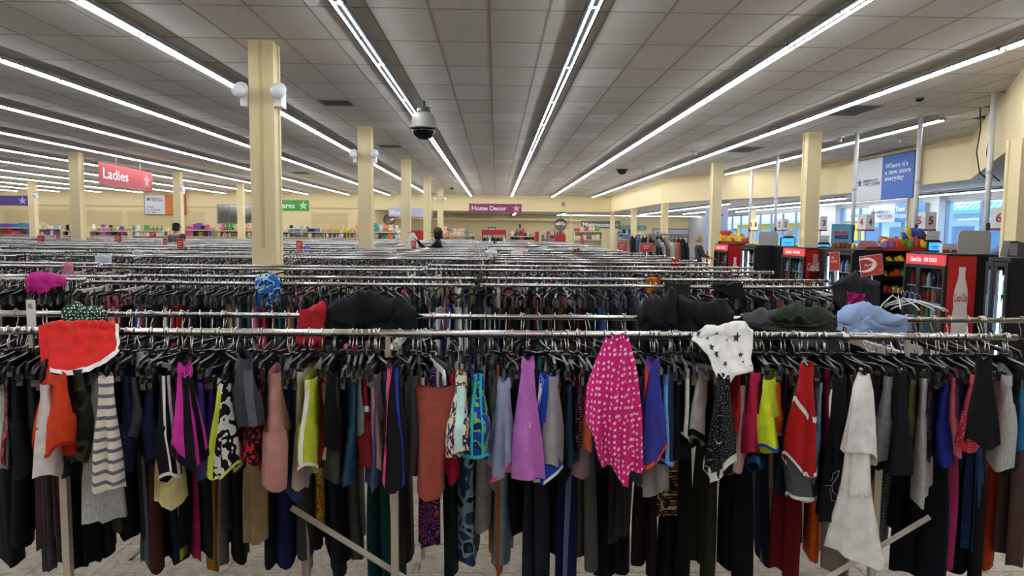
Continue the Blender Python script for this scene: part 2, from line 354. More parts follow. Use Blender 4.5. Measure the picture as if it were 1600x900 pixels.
ORD = ['first', 'second', 'third', 'fourth', 'fifth', 'sixth', 'seventh', 'eighth', 'ninth', 'tenth', 'eleventh', 'twelfth', 'thirteenth', 'fourteenth', 'fifteenth', 'sixteenth', 'seventeenth', 'eighteenth', 'nineteenth', 'twentieth', 'twenty-first']
LZ = CZ+2.14
for i in range(-12, 4):
    X = -1.5208+2.4384*i
    side = ('the camera dome row' if i == 0 else '%s row left of the camera dome' % ORD[-i-1]) if i <= 0 else '%s row right of the camera dome' % ORD[i-1]
    y = 42.2-FL; k = 0
    ymin = -6.5 if -3 <= i <= 3 else max(1, abs(X)/.8-2.5)
    while y > ymin:
        fixture(X, y, LZ, 'twin-tube strip light, %s from the back wall in %s' % (ORD[k], side), 'strip lights, '+side); y -= FL; k += 1
for k in range(5): fixture(8.23, 12.9+k*FL, LZ, 'twin-tube strip light, %s in the short row nearest the checkout soffit' % ORD[k], 'strip lights by the soffit')
# strips under the lower ceiling
for X, ya, n, d in ((9.2, 27.5, 7, 'aisle side'), (11.3, 22.5, 8, 'middle'), (12.9, 13, 10, 'window side'), (-4.8, 44, 2, 'far bay left'), (1.2, 44, 2, 'far bay middle'), (4.3, 44, 2, 'far bay right')):
    for k in range(n): fixture(X, ya+k*FL, LC-.10, '%s strip light under the lower ceiling, %s row' % (ORD[k], d), 'lower ceiling strip lights, '+d)
for k in range(4): fixture(4.2+k*FL, 47.8, LC-.10, '%s strip light running crosswise behind the Mattresses sign' % ORD[k], 'crosswise strip lights', -math.pi/2)
# ---------------------------------------------------------------- pillars
def pillar(x, y, top, label, hw=.145, emer=None, conduit=False):
    t = thing('pillar', label, 'pillar', (x, y, 0), group='cream pillars')
    mb = MB().box(-hw, -hw, 0, hw, -hw+.05, top).box(-hw, hw-.05, 0, hw, hw, top).box(-hw+.02, -hw+.05, 0, hw-.02, hw-.05, top)
    part('shaft', mb, CREAM, t)
    part('edge_cover', MB().box(hw-.02, -hw-.006, 0, hw+.008, -hw+.06, top-.01), M('#e8d8a8', .6), t)
    if conduit: part('conduit', MB().box(-.02, -hw-.02, 1.4, .012, -hw-.001, top), M('#d3bd84', .6), t)
    if emer is not None:
        for s in ((-1, 1) if emer == 2 else (1,)):
            e = part('emergency_light', MB().box(s*(hw+.012)-.0, -.16, top-.78, s*(hw+.10), .04, top-.58), WHITE, t)
            for dy, dz in ((-.20, -.60), (-.02, -.56)): part('lamp_head', MB().lathe([(.03, -.05), (.075, -.03), (.085, .02), (.06, .06)], 12, (s*(hw+.08), -.17+dy*.4, top+dz-.02), axis='y'), M('#dfe3e6', .15), e, smooth=True)
    return t
pillar(-2.83, 8.72, CE, 'tallest cream pillar with surface conduit, nearest the camera', emer=2, conduit=True)
for k, (y, d) in enumerate(((15.45, 'second cream pillar behind the tallest one'), (22.3, 'third cream pillar in the line behind the tallest'), (29.1, 'fourth cream pillar in the line behind the tallest'), (36.0, 'farthest cream pillar in the line behind the tallest'))):
    pillar(-2.86, y, CE, d, emer=2 if k in (0, 3) else None)
for k, (y, d) in enumerate(((21.4, 'cream pillar just before the red Ladies sign'), (28.1, 'cream pillar in front of the orange poster'), (34.9, 'cream pillar beyond the orange poster, beside the mirror'))):
    pillar(-12.6, y, CE, d, emer=1 if k == 1 else None)
pillar(-22.9, 35.2, CE, 'cream pillar beside the purple sign', emer=1)
pillar(6.95, 15.42, CE, 'cream pillar standing between checkout lanes two and three'); pillar(6.95, 22.1, CE, 'cream pillar at the first checkout lane, beside the yellow sweets')
pillar(7.03, 9.25, LC, 'cream pillar at the right edge of the picture')
pillar(7.1, 29.4, LC, 'cream pillar behind the rolling rack of jackets', .13); pillar(7.1, 36.0, LC, 'cream pillar with the fishbowl display beside it', .13); pillar(7.1, 42.6, LC, 'cream pillar beside the Mattresses sign', .13)
pillar(4.6, 43.2, LC, 'thin pale post beside the plush toys in the far bay', .05)
for x, y, d in ((12.3, 20.5, 'by the window left of lane six'), (12.2, 26.5, 'by the entrance beyond lane three'), (12.2, 33, 'by the window beyond lane two'), (12.2, 40, 'by the far windows')): pillar(x, y, LC, 'slim cream post '+d, .09)
# ---------------------------------------------------------------- clothes racks
RZ = 1.26           # height of every hanging rail
def rack(x0, x1, y, dy, label, grp='chrome clothes racks', posts=None, jit=0.0, legs=True):
    t = thing('clothes_rack', label, 'clothes rack', (x0, y, 0), group=grp)
    Lr = x1-x0
    for k, yy in enumerate((0, dy)):
        z = RZ+(rnd.uniform(-jit, jit))
        part('rail', MB().tube([(0, yy, z), (Lr, yy, z)], .0135, 10), CHROME, t, smooth=True)
        for xx in (0, Lr): part('rail_cap', MB().lathe([(.006, -.012), (.0165, -.01), (.0165, .01), (.006, .012)], 10, (xx, yy, z), axis='x'), CHROME, t)
    for xx in (posts if posts is not None else (.12, Lr-.12)):
        mb = MB().box(xx-.013, dy/2-.013, .02, xx+.013, dy/2+.013, RZ-.09)
        p = part('post', mb, STEEL, t)
        part('crossbar', MB().box(xx-.012, 0, RZ-.1, xx+.012, dy, RZ-.075).box(xx-.008, -.004, RZ-.09, xx+.008, .012, RZ).box(xx-.008, dy-.012, RZ-.09, xx+.008, dy+.004, RZ), STEEL, t)
        if legs: part('foot', MB().box(xx-.015, dy/2-.32, 0, xx+.015, dy/2+.32, .03), STEEL, t)
    return t
# front rack: two rails, posts and slanted braces
Y1, Y2 = 2.45, 2.95
fr = thing('clothes_rack', 'front chrome clothes rack nearest the camera with slanted braces', 'clothes rack', (0, Y1, 0), group='chrome clothes racks')
jx = xat(1320, Y1, 525)
part('rail', MB().tube([(-2.6, 0, RZ), (jx, 0, RZ)], .0135, 12), CHROME, fr, smooth=True)
part('rail', MB().tube([(jx, 0, RZ), (1.88, 0, RZ)], .0125, 12), CHROME, fr, smooth=True)
part('rail', MB().tube([(-2.6, .5, RZ), (xat(160, Y2, 490), .5, RZ)], .013, 12), CHROME, fr, smooth=True)
part('rail', MB().tube([(xat(160, Y2, 490), .5, RZ), (2.6, .5, RZ)], .0115, 12), CHROME, fr, smooth=True)
for xx, yy in ((jx, 0), (xat(160, Y2, 490), .5)): part('rail_joint', MB().lathe([(.014, -.012), (.019, -.008), (.019, .008), (.014, .012)], 10, (xx, yy, RZ), axis='x').box(xx-.006, yy-.006, RZ+.012, xx+.006, yy+.006, RZ+.035), CHROME, fr)
for px in (104, 617, 1366):
    X = xat(px, 2.60, 820)
    part('post', MB().box(X-.0135, .137, .02, X+.0135, .163, RZ-.06), STEEL, fr)
    part('crossbar', MB().box(X-.012, 0, RZ-.085, X+.012, .5, RZ-.06).box(X-.008, -.006, RZ-.085, X+.008, .006, RZ-.01).box(X-.008, .494, RZ-.085, X+.008, .506, RZ-.01), STEEL, fr)
    part('foot', MB().box(X-.015, -.1, 0, X+.015, .62, .03), STEEL, fr)
def brace(a, b_, Yb):
    p, q = Vector(at(*a, Yb)), Vector(at(*b_, Yb)); off = Vector((0, -Y1, 0))
    part('brace', MB().tube([p+off, q+off], .0135, 4), STEEL, fr)
brace((455, 793), (640, 908), 2.64); brace((1452, 808), (1285, 908), 2.64)
brace((235, 845), (170, 900), 3.35); brace((648, 880), (668, 900), 3.3)
part('post', MB().box(xat(661, 3.3, 830)-.011, .85, .02, xat(661, 3.3, 830)+.011, .872, RZ-.25), STEEL, fr)
part('post', MB().box(xat(383, 3.3, 870)-.006, .85, .02, xat(383, 3.3, 870)+.006, .862, .5), STEEL, fr)
ROWS = [4.85, 6.65, 8.70, 10.5, 12.4, 14.3, 16.2, 18.1, 20.0, 22.0, 24.0, 26.0]
NTH = ['second', 'third', 'fourth', 'fifth', 'sixth', 'seventh', 'eighth', 'ninth', 'tenth', 'eleventh', 'twelfth', 'thirteenth']
SECT = []
for r, Y in enumerate(ROWS):
    x1 = 2.65+rnd.uniform(-.08, .08); xl = -.76*Y-1.2; k = 0
    while x1 > xl:
        ln = rnd.uniform(2.6, 3.4)
        ok = not any(abs(Y+.27-py) < .5 and x1-ln-.25 < px < x1+.25 for px, py in ((-2.83, 8.72), (-2.86, 15.45), (-2.86, 22.3), (-12.6, 21.4)))
        if not ok:
            x1 -= .0
            Yr = Y+.45 if abs(Y-8.7) < .1 else Y-.66
        else: Yr = Y
        Yr += rnd.uniform(-.05, .05)
        rack(x1-ln, x1, Yr, .55, 'chrome clothes rack in the %s row, %s section from its checkout end' % (NTH[r], ORD[k]), jit=.012)
        SECT.append((r, x1-ln, x1, Yr)); x1 -= ln+rnd.uniform(.02, .12); k += 1
# ---------------------------------------------------------------- hangers
def arc(cx, cz, r, a0, a1, n): return [(0, cx+r*math.cos(R(a0+(a1-a0)*k/n)), cz+r*math.sin(R(a0+(a1-a0)*k/n))) for k in range(n+1)]
hook_me = MB().tube(arc(0, 0, .0165, 205, -20, 9)+[(0, .011, -.026), (0, .002, -.040), (0, 0, -.088)], .0021, 5).mesh('hook', WIRE, True)
def bar_mesh(w_, dr):
    mb = MB()
    P = [(-w_, -.143*dr), (-w_, -.124), (-w_*.93, -.108), (-w_*.3, -.099), (0, -.088), (w_*.3, -.099), (w_*.93, -.108), (w_, -.124), (w_, -.143*dr)]
    rings = []
    for i, (u, z) in enumerate(P):
        a = Vector(P[min(i+1, 8)])-Vector(P[max(i-1, 0)]); a.normalize(); n = Vector((-a.y, a.x))*.0075
        rings.append([(-.0045, u-n.x, z-n.y), (.0045, u-n.x, z-n.y), (.0045, u+n.x, z+n.y), (-.0045, u+n.x, z+n.y)])
    mb.loft(rings, cap=True).box(-.007, -.012, -.10, .007, .012, -.074)
    return mb.mesh('clip_hanger', BLACKP)
bars = [bar_mesh(.15, 1), bar_mesh(.165, 1.05), bar_mesh(.135, 1)]
clip_me = MB().box(-.008, -.011, -.164, .008, .011, -.126).box(-.011, -.008, -.142, .011, .008, -.132).mesh('clip', M('#77777a', .25, .8))
HC = [0]
def hanger(x, y, yaw, label, grp, sc=1.0, z=RZ, v=None, tilt=0):
    v = rnd.randrange(3) if v is None else v
    o = tag(link('clip_hanger', bars[v], None, (x, y, z), (tilt, 0, yaw)), label, 'hanger', grp); o.scale = (1, 1, sc)
    link('hook', hook_me, o)
    w_ = (.135, .148, .12)[v]
    for s in (-w_, w_): link('clip', clip_me, o, (0, s, 0))
    HC[0] += 1; return o
# ---------------------------------------------------------------- garments
def sm(a): a = max(0, min(1, a)); return a*a*(3-2*a)
class Garm:
    """cloth hung by its waist: x = along the rail, y = along the hanger, z = down from the waist"""
    def __init__(s, L, W0, W1, T0, T1, split=None, notch=0, fold=.012, seed=0, prof=None, sag=.012, lean=0.0, slant=0.0):
        r = random.Random(seed); s.L, s.W0, s.W1, s.T0, s.T1, s.split, s.notch, s.fold, s.prof, s.sag, s.lean, s.slant = L, W0, W1, T0, T1, split, notch, fold, prof, sag, lean, slant
        s.ph = r.uniform(0, 6); s.ph2 = r.uniform(0, 6); s.k = r.choice((2, 3, 3, 4)); s.dr = r.uniform(-1, 1)*.016; s.leg = [(r.uniform(-.014, .014), r.uniform(.92, 1.02)) for _ in range(2)]
    def dims(s, v):
        if s.prof:
            for (a, w0, t0), (b, w1, t1) in zip(s.prof, s.prof[1:]):
                if v <= b: q = (v-a)/(b-a or 1); return w0+(w1-w0)*q, t0+(t1-t0)*q
            return s.prof[-1][1:]
        return s.W0+(s.W1-s.W0)*sm(v*1.25), s.T0+(s.T1-s.T0)*sm(v*1.6)
    def pt(s, v, th, leg=None, off=0):
        W, T = s.dims(v); c, sn = math.cos(th), math.sin(th)
        if leg is None: u, t = (W+off)*c, (T+off)*sn; cc = c; ll = 1
        else:
            dx, ll = s.leg[leg]; sg = -1 if leg == 0 else 1; e = sm((v-s.split)/(1-s.split+1e-6))
            u = sg*W*.5+(W*.5+off)*c; t = (T*.98+off)*sn+dx*e; cc = u/W
        A = s.fold*sm(v*1.3)
        t += A*math.sin(s.k*cc*2.2+s.ph)+A*.5*math.sin(7*cc+s.ph2+3*v)+s.dr*math.sin(v*2.6+s.ph2)*v+s.lean*v
        wav = .010*math.sin(2*th+s.ph2)*sm((v-.5)*2)
        nt_ = wav+s.notch*max(0, abs(cc)-.35)/.65 if s.notch else wav
        Lh = s.L*(1 if ll == 1 else 1+(ll-1)*sm((v-.4)*2))-nt_*sm(v*1.5)+s.slant*t/(T+.001)*v*.5
        return (t, u, -v*Lh-s.sag*(1-min(1, cc*cc))*(1-v))
    def body(s, n=16, rows=9):
        mb = MB(); top = s.split if s.split else 1
        rr = max(3, int(rows*top)+1)
        mb.loft([[s.pt(top*i/rr*(1.0), 2*math.pi*k/n) for k in range(n)] for i in range(rr+1)])
        if s.split:
            rl = max(3, rows-rr+3)
            for lg in (0, 1):
                mb.loft([[s.pt(s.split-.04+(1-s.split+.04)*i/rl, 2*math.pi*k/12, lg) for k in range(12)] for i in range(rl+1)])
        return mb
    def band(s, v0, v1, off=.0025, n=24, tiltv=0):
        mb = MB()
        for lg in ((None,) if (not s.split or v1 <= s.split) else (0, 1)):
            q = lambda v, k: s.pt(min(1, max(0, v+tiltv*math.cos(2*math.pi*k/n))), 2*math.pi*k/n, lg, off)
            mb.loft([[q(v0+(v1-v0)*i/2, k) for k in range(n)] for i in range(3)])
        return mb
    def side(s, w_=.006, off=.003, v0=0, v1=1, th0=math.pi, n=14, mb=None):
        mb = mb or MB()
        def p(v, d):
            if s.split and v > s.split: a = s.pt(v, th0+d, 0, off)
            else: a = s.pt(v, th0+d, None, off)
            return a
        rings = []
        for i in range(n+1):
            v = v0+(v1-v0)*i/n; W, T = s.dims(v); d = min(.9, w_/max(T, .012)); rings.append([p(v, -d), p(v, -d*.33), p(v, d*.33), p(v, d)])
        return mb.loft(rings, closed=False)
FRONT = []
KN = {'s': 'shorts', 'p': 'pants', 'k': 'skirt', 'c': 'leggings', 'd': 'dress'}
KC = {'s': 'shorts', 'p': 'pants', 'k': 'skirt', 'c': 'leggings', 'd': 'dress'}
def hang(x0, x1, yt, yb, kind, mat, desc, Yr=Y1, trim=None, tk='h', sgn=1, fw=None, notch=None, prof=None, wb=True, W=None, where=None, seedo=0, lean=0, xt=None, extra=None, fold=None):
    seed = int(x0*7+x1*13+yb)+seedo; r = random.Random(seed)
    wm = (x1-x0)*(Yr-.15)/F; broad = wm > .088
    if broad:
        yaw = sgn*R(64); Yc = Yr-.2 if fw is None else Yr-fw; wm = (x1-x0)*Yc/F
        W1 = max(.05, (wm/2-.012)/math.sin(abs(yaw))); W0 = W or W1*.55; T0, T1 = .014, .034
        if not prof and W and W < .075: prof = [(0, .016, .010), (.06, .020, .013), (.3, W1*.52, .024), (.7, W1*.86, .036), (1, W1, .045)]
    else:
        yaw = sgn*R(r.uniform(-9, 9)); Yc = Yr-.02 if fw is None else Yr-fw; W1 = r.uniform(.135, .16); W0 = W or W1*.9; T0, T1 = min(.016, wm*.38), wm*.5
    Yv = Yc if broad else Yc-W1
    xc = (x0+x1)/2; zt = zat(xc, yt, Yv); zb = zat(xc, yb, Yv); X = xat(xc, Yv, (yt+yb)/2)
    al = -math.atan2(X, Yv); yaw += al
    if Yr == Y1 and kind == 's' and yt > 566: zt = min(1.17, max(1.06, zt))
    L = zt-zb
    split = None if (broad and (prof or kind == 's')) else {'s': .52, 'p': .34, 'c': .32}.get(kind); face = math.pi*(1.5 if sgn > 0 else .5)
    if notch is None: notch = .05 if kind == 's' and trim else (.012 if kind == 's' else 0)
    g = Garm(L, W0, W1, T0, T1, split, notch, (fold if fold is not None else (.016 if broad else .007)), seed, prof, sag=.02 if broad else .012, lean=lean)
    if not broad: X *= Yc/Yv
    root = thing(KN[kind], (desc+' '+(where or 'on the front rail')), KC[kind], (X, Yc, zt), yaw, 'clothes on the front rack')
    part('fabric', g.body(), mat, root, smooth=True)
    if wb:
        part('waistband', g.band(0, min(.035/L, .3), .003), mat, root, smooth=True)
    if trim:
        if 'h' in tk: part('piping', g.band(1-.013/L, 1, .0025), trim, root, smooth=True)
        if 's' in tk: part('side_piping', g.side(.006, th0=face+.5 if broad else math.pi), trim, root, smooth=True)
        if 'w' in tk: part('side_piping', g.side(.012), trim, root, smooth=True)
        if 'd' in tk:
            for dd in (-.4, .4): part('side_piping', g.side(.007 if broad else .004, th0=(face if broad else math.pi)+dd), trim, root, smooth=True)
        if 'b' in tk: part('stripe', g.band(.42, .42+.02/L, .003, tiltv=.09), trim, root, smooth=True)
        if 'l' in tk: part('hem_band', g.band(1-.03/L, 1, .0025), trim, root, smooth=True)
    if extra: extra(g, root, face)
    FRONT.append((xc, desc, Yr))
    hx = X; hx = X*Yr/(Yv if broad else Yc); hx = min(hx, 1.862 - r.random()*.05) if Yr == Y1 else hx; h = hanger(hx, Yr, yaw-al*.7 if not broad else al*.3+sgn*R(r.uniform(15, 35)), 'black clip hanger holding the '+(desc if Yr == Y1 and not desc.startswith('dark shorts') else short(desc)+' '+(where or '')[-50:].split(',')[-1].strip() if Yr != Y1 else 'dark shorts '+' '.join(desc.split()[2:7])).strip(), 'clip hangers in use', sc=max(.8, min(1.25, (RZ-zt+.012)/.164)))
    return root
def tier(g, root, face):
    q = Garm(.27, .01, .06, .01, .03, None, 0, .012, 4, [(0, .016, .012), (.2, .032, .022), (.6, .042, .032), (1, .056, .042)], slant=.05)
    part('upper_tier', q.body(20, 9), fab('#e6e5e0'), root, smooth=True); part('waist_seam', g.band(.635, .65, .003), fab('#d2d0ca'), root, smooth=True)
def ruffle(g, root, face):
    for k, (l_, w_, dy) in enumerate(((.30, .085, -.02), (.40, .07, .015))):
        q = Garm(l_, .01, w_, .01, .03, None, .05, .022, 11+k, [(0, .02, .016), (.25, .05, .034), (.6, w_*.9, .05), (1, w_, .055)], slant=.12)
        part('ruffle', q.body(28, 9), fab('#d9267e', 'dots', '#f4c3d6', .85), root, (0, dy, -.01), smooth=True)
W_ = fab('#e9e7e3'); BK = fab('#0d0d10'); BK2 = fab('#15161a'); NV = fab('#141c38'); NV2 = fab('#1d2c50'); CH = fab('#2c2d31'); GY = fab('#77787a', 'heather', '#9a9b9c'); LG = fab('#9fa0a0', 'heather', '#c4c4c3')
def ua_logo(g, root, face):
    mb = MB(); 
    def P(a, b): return g.pt(.75+b*.11, face+a*.62, None, .004)
    def line(pts):
        q = [P(*p) for p in pts]; mb.tube(q, .0008, 4)
    bl = [(-1, 1), (-.55, .85), (-.3, .45), (.1, .22), (1.1, .38), (1.1, .18), (.3, 0), (-.2, 0), (-.6, .25), (-.9, .6), (-1, 1)]
    line(bl); line([(a_, -c_) for a_, c_ in bl])
    part('emblem', mb, M('#b9bcc0', .5), root)
def lilac_logo(g, root, face):
    mb = MB()
    for k in range(3):
        pts = []
        for q in range(7):
            a = -1.2+q*.4; pts.append(g.pt(.52+.022*math.sin(a), face+.25-k*.08+.05*math.cos(a), None, .004))
        mb.tube(pts, .0013, 4)
    part('emblem', mb, M('#e8e2e8', .5), root)
def nike(g, root, face):
    mb = MB(); mb.tube([g.pt(.62+.05*q-.03*q*q, face-.3+.12*q, None, .004) for q in (0, .4, .9, 1.5, 2.2)], [.0006, .002, .0025, .0015, .0005], 4); part('emblem', mb, W_, root)
H = hang
H(-14, 13, 583, 742, 's', LG, 'pale grey sweat shorts at the picture edge')
H(13, 22, 592, 735, 's', fab('#5a2a30', 'blotch', '#c9525a', 1, '#3a6a70'), 'thin red floral shorts')
H(18, 48, 580, 756, 's', fab('#11131c'), 'long black-navy shorts beside the pale grey pair')
H(46, 62, 585, 735, 's', fab('#26272c'), 'dark grey shorts under the draped red pair')
H(58, 95, 605, 755, 's', fab('#d8cdcb'), 'pinkish white shorts with flared hem', fw=.16)
H(72, 110, 590, 738, 's', fab('#d2401a'), 'bright orange-red shorts', trim=fab('#a81410'), fw=.20)
H(92, 110, 588, 730, 's', fab('#2a1d24'), 'dark maroon shorts')
H(104, 117, 590, 740, 's', fab('#16262c', 'blotch', '#3a7a86', 1, '#c9d0c0'), 'dark teal patterned shorts')
H(110, 146, 580, 738, 's', fab('#2b2f27', 'camo', '#4a4f3a', 1.2, '#191b17'), 'green camouflage shorts', fw=.1)
H(122, 192, 582, 812, 's', LG, 'long heather grey shorts hanging lowest of the left group', fw=.10, W=.06)
H(140, 197, 580, 763, 's', fab('#ddd6c6', 'stripe', '#6b6c76', 1.0), 'cream shorts with grey stripes', fw=.26, W=.05)
H(190, 216, 590, 752, 's', fab('#1b2444'), 'navy shorts beside the cream striped pair')
H(202, 226, 592, 700, 's', fab('#4a4b4f'), 'slim grey shorts')
H(224, 252, 568, 742, 's', fab('#1d2644'), 'navy twill shorts with high waist')
H(244, 288, 592, 786, 's', fab('#ded39a'), 'pale yellow shorts showing at hem', fw=.05, W=.04)
H(248, 275, 590, 772, 's', BK, 'black shorts with a white slanted stripe', trim=W_, tk='hd', fw=.12)
H(275, 286, 592, 690, 's', fab('#9a8a92'), 'mauve grey slip shorts')
H(264, 318, 564, 726, 's', fab('#cf34a4'), 'magenta running shorts with black stripes', trim=BK, tk='hdl', fw=.27, W=.045, sgn=-1)
H(306, 332, 600, 756, 's', fab('#4d4a94'), 'violet-blue shorts')
H(330, 352, 590, 746, 's', fab('#3b2a6e'), 'deep purple shorts')
H(328, 376, 590, 742, 's', fab('#e4e4e0', 'blotch', '#101012', 1, '#101012'), 'black and white print shorts with neon yellow trim', trim=fab('#d3e84a'), tk='hs', fw=.22, W=.05)
H(366, 402, 564, 690, 's', fab('#33353c'), 'charcoal shorts with grey side panel', trim=fab('#5b5e68'), tk='w', fw=.2)
H(380, 412, 577, 732, 's', fab('#b7202a', 'blotch', '#15090c', .8, '#15090c'), 'red and black print shorts', fw=.12)
H(400, 416, 590, 740, 's', fab('#15161a', 'blotch', '#8a8f96', .7, '#b03038'), 'black floral shorts')
H(412, 450, 582, 780, 's', fab('#b27f78'), 'dusty rose shorts', fw=.18, W=.09)
H(446, 472, 598, 796, 'c', fab('#233456'), 'navy blue leggings')
H(466, 487, 583, 784, 's', fab('#bfb3a8'), 'beige shorts beside the lime pair')
H(478, 502, 595, 758, 's', fab('#c3d13a'), 'lime green shorts with white hem', trim=W_, tk='hs', fw=.14)
H(496, 514, 600, 744, 's', fab('#dd4424'), 'orange shorts with white side stripe', trim=W_, tk='s')
H(510, 534, 585, 706, 's', BK, 'short black shorts beside the orange pair', fw=.1)
H(510, 540, 592, 769, 's', fab('#43463f'), 'olive grey shorts')
H(538, 558, 580, 774, 's', fab('#2b5270'), 'steel blue shorts')
H(552, 564, 592, 690, 's', fab('#7f8a8e'), 'pale blue-grey thin shorts')
H(556, 578, 578, 753, 's', fab('#8a2326'), 'brick red shorts with white band', trim=W_, tk='b', notch=.01)
H(572, 584, 590, 772, 's', fab('#55618a'), 'slate blue shorts')
H(577, 597, 587, 744, 's', fab('#cf9da6'), 'light pink shorts')
H(590, 642, 558, 762, 's', fab('#17181c'), 'black athletic shorts with pink and blue piping', trim=fab('#e84a86'), tk='s', fw=.24, W=.05, extra=lambda g, r_, fc: part('side_piping', g.side(.004, th0=fc-.7), fab('#2b3fb8'), r_))
H(630, 660, 590, 762, 's', fab('#36373b'), 'charcoal knit shorts', fw=.1)
H(645, 664, 592, 730, 's', fab('#c9aaa4'), 'pale blush shorts')
H(654, 696, 597, 772, 's', fab('#a9544a'), 'terracotta shorts with ribbed waist', fw=.2, W=.085)
H(692, 712, 584, 762, 's', fab('#c01f46'), 'crimson shorts')
H(702, 738, 592, 742, 's', fab('#e2dfc0', 'blotch', '#26335a', .9, '#e08a70'), 'cream pastel print shorts with mint side', trim=fab('#bfe3dc'), tk='w', fw=.22, W=.05)
H(728, 766, 574, 736, 's', fab('#20399a', 'blotch', '#6fb04a', 1.3, '#14205a'), 'blue and green tropical shorts with turquoise trim', trim=fab('#37b7cc'), tk='hd', fw=.2, W=.045)
H(762, 776, 590, 780, 's', fab('#6b6c6e'), 'grey jersey shorts under the tropical pair')
H(766, 808, 588, 742, 's', fab('#9da6c8'), 'periwinkle shorts with hot pink trim', trim=fab('#e0357c'), tk='h', fw=.22, W=.05)
H(798, 850, 556, 746, 's', fab('#c274c6'), 'orchid purple shorts with small white emblem', fw=.27, W=.04, sgn=-1, extra=lilac_logo)
H(830, 874, 580, 752, 's', fab('#2450c4'), 'royal blue shorts with white trim', trim=fab('#e4ecf4'), tk='hs', fw=.22, W=.045)
H(844, 880, 590, 745, 's', fab('#a5a6a8'), 'light grey shorts behind the royal blue pair', fw=.14)
H(866, 884, 590, 765, 's', BK, 'black shorts right of the royal blue pair')
H(876, 896, 602, 742, 'c', fab('#24405c', 'heather', '#2f4f6c'), 'dark denim-blue leggings')
H(890, 910, 588, 714, 's', fab('#120f14', 'dots', '#d48ab0', .35), 'black shorts with tiny pink dots')
H(905, 921, 600, 709, 's', fab('#ef7a52'), 'coral orange shorts')
H(880, 918, 610, 757, 's', fab('#a78a9c'), 'mauve drawstring shorts', fw=-.05, W=.06)
H(922, 1004, 520, 727, 'k', fab('#d9267e', 'dots', '#f4c3d6', .85), 'hot pink ruffled skirt with white polka dots', fw=.30, prof=[(0, .016, .016), (.1, .022, .02), (.3, .06, .035), (.55, .078, .04), (.85, .07, .04), (1, .045, .03)], fold=.026, sgn=-1, extra=ruffle)
H(988, 1004, 590, 770, 's', fab('#3b3c42'), 'dark grey shorts behind the polka dot skirt')
H(994, 1042, 556, 722, 's', fab('#3a3f9e'), 'indigo shorts with orange-red trim', trim=fab('#e8492a'), tk='hs', fw=.26, W=.045)
H(1002, 1048, 588, 768, 's', fab('#a3a3a0'), 'pale grey shorts below the indigo pair', fw=.08, W=.06)
H(1032, 1056, 580, 747, 's', fab('#16284c'), 'navy shorts with light blue trim', trim=fab('#6aa6e0'), tk='hs', fw=.12)
H(1050, 1069, 588, 735, 's', BK2, 'plain black shorts beside the navy pair')
H(1066, 1086, 570, 712, 's', BK, 'black shorts with white side piping', trim=W_, tk='hs')
H(1086, 1106, 583, 708, 's', fab('#cfcfcd'), 'white ribbed shorts with black hem', trim=BK, tk='l')
H(1104, 1152, 568, 742, 's', fab('#0f0f12', 'spark', '#b4b4bc', .22), 'black glitter shorts with white curved hem', trim=fab('#d9d9d6'), tk='hl', fw=.24, W=.06, extra=nike)
H(1138, 1152, 588, 700, 's', fab('#c42a2a'), 'narrow red shorts')
H(1148, 1170, 605, 748, 's', fab('#d1aaae'), 'pale pink joggers shorts')
H(1162, 1192, 584, 727, 's', fab('#c12452'), 'raspberry shorts', fw=.1)
H(1174, 1192, 590, 752, 's', fab('#121a30'), 'navy shorts with shiny blue hem', trim=fab('#2a84d8', rough=.3), tk='l')
H(1186, 1213, 597, 727, 's', fab('#cfe430'), 'neon yellow shorts with blue edge', trim=fab('#2440b0'), tk='h', fw=.16)
H(1204, 1228, 600, 706, 's', fab('#ee6a2a'), 'neon orange shorts with pink trim', trim=fab('#e88ab8'), tk='h')
H(1212, 1229, 590, 790, 's', NV, 'navy sweat shorts beside the neon pair')
H(1226, 1266, 590, 810, 's', fab('#50565e'), 'slate grey shorts with white curved hem', trim=fab('#dcdcda'), tk='h', fw=.12, W=.045)
H(1236, 1278, 565, 738, 's', fab('#b41c22'), 'red running shorts with white bands', trim=fab('#ece8e4'), tk='hb', fw=.27, W=.05, sgn=-1)
H(1262, 1279, 600, 765, 's', fab('#7f9cb8'), 'light blue shorts behind the red running pair')
H(1274, 1289, 580, 800, 's', fab('#7c1836'), 'burgundy shorts')
H(1286, 1328, 568, 807, 's', fab('#131417'), 'black shorts with outlined interlocking emblem', fw=.22, W=.06, extra=ua_logo, notch=0)
H(1308, 1334, 592, 745, 's', fab('#3a1018'), 'dark maroon velvet shorts')
H(1302, 1383, 582, 866, 'd', fab('#e6e5e0'), 'white tiered flared dress', fw=.30, prof=[(0, .014, .010), (.08, .028, .018), (.3, .036, .024), (.5, .04, .028), (.64, .046, .032), (.8, .07, .04), (1, .098, .05)], fold=.012, sgn=1, extra=tier)
H(1352, 1375, 592, 745, 'p', fab('#2a1c18'), 'dark brown corduroy pants')
H(1372, 1402, 592, 735, 's', fab('#6a6b6d', 'heather', '#858688'), 'grey heather shorts with drawcord', fw=.1)
H(1380, 1424, 574, 738, 's', fab('#14151c'), 'black-navy wide shorts beside the grey heather pair', fw=.2, W=.06)
H(1414, 1432, 588, 725, 's', fab('#5a5a2c'), 'olive shorts')
H(1430, 1450, 595, 802, 'p', LG, 'light grey heather joggers')
H(1448, 1463, 595, 738, 's', fab('#1c1622', 'blotch', '#5a3a50', .6, '#3a4a6a'), 'dark floral shorts')
H(1455, 1482, 597, 742, 's', fab('#1d2b86'), 'royal blue shorts right of the dark floral pair')
H(1479, 1499, 594, 731, 's', fab('#d4707a'), 'salmon pink shorts')
H(1494, 1507, 594, 722, 's', fab('#4a5488'), 'slate violet shorts')
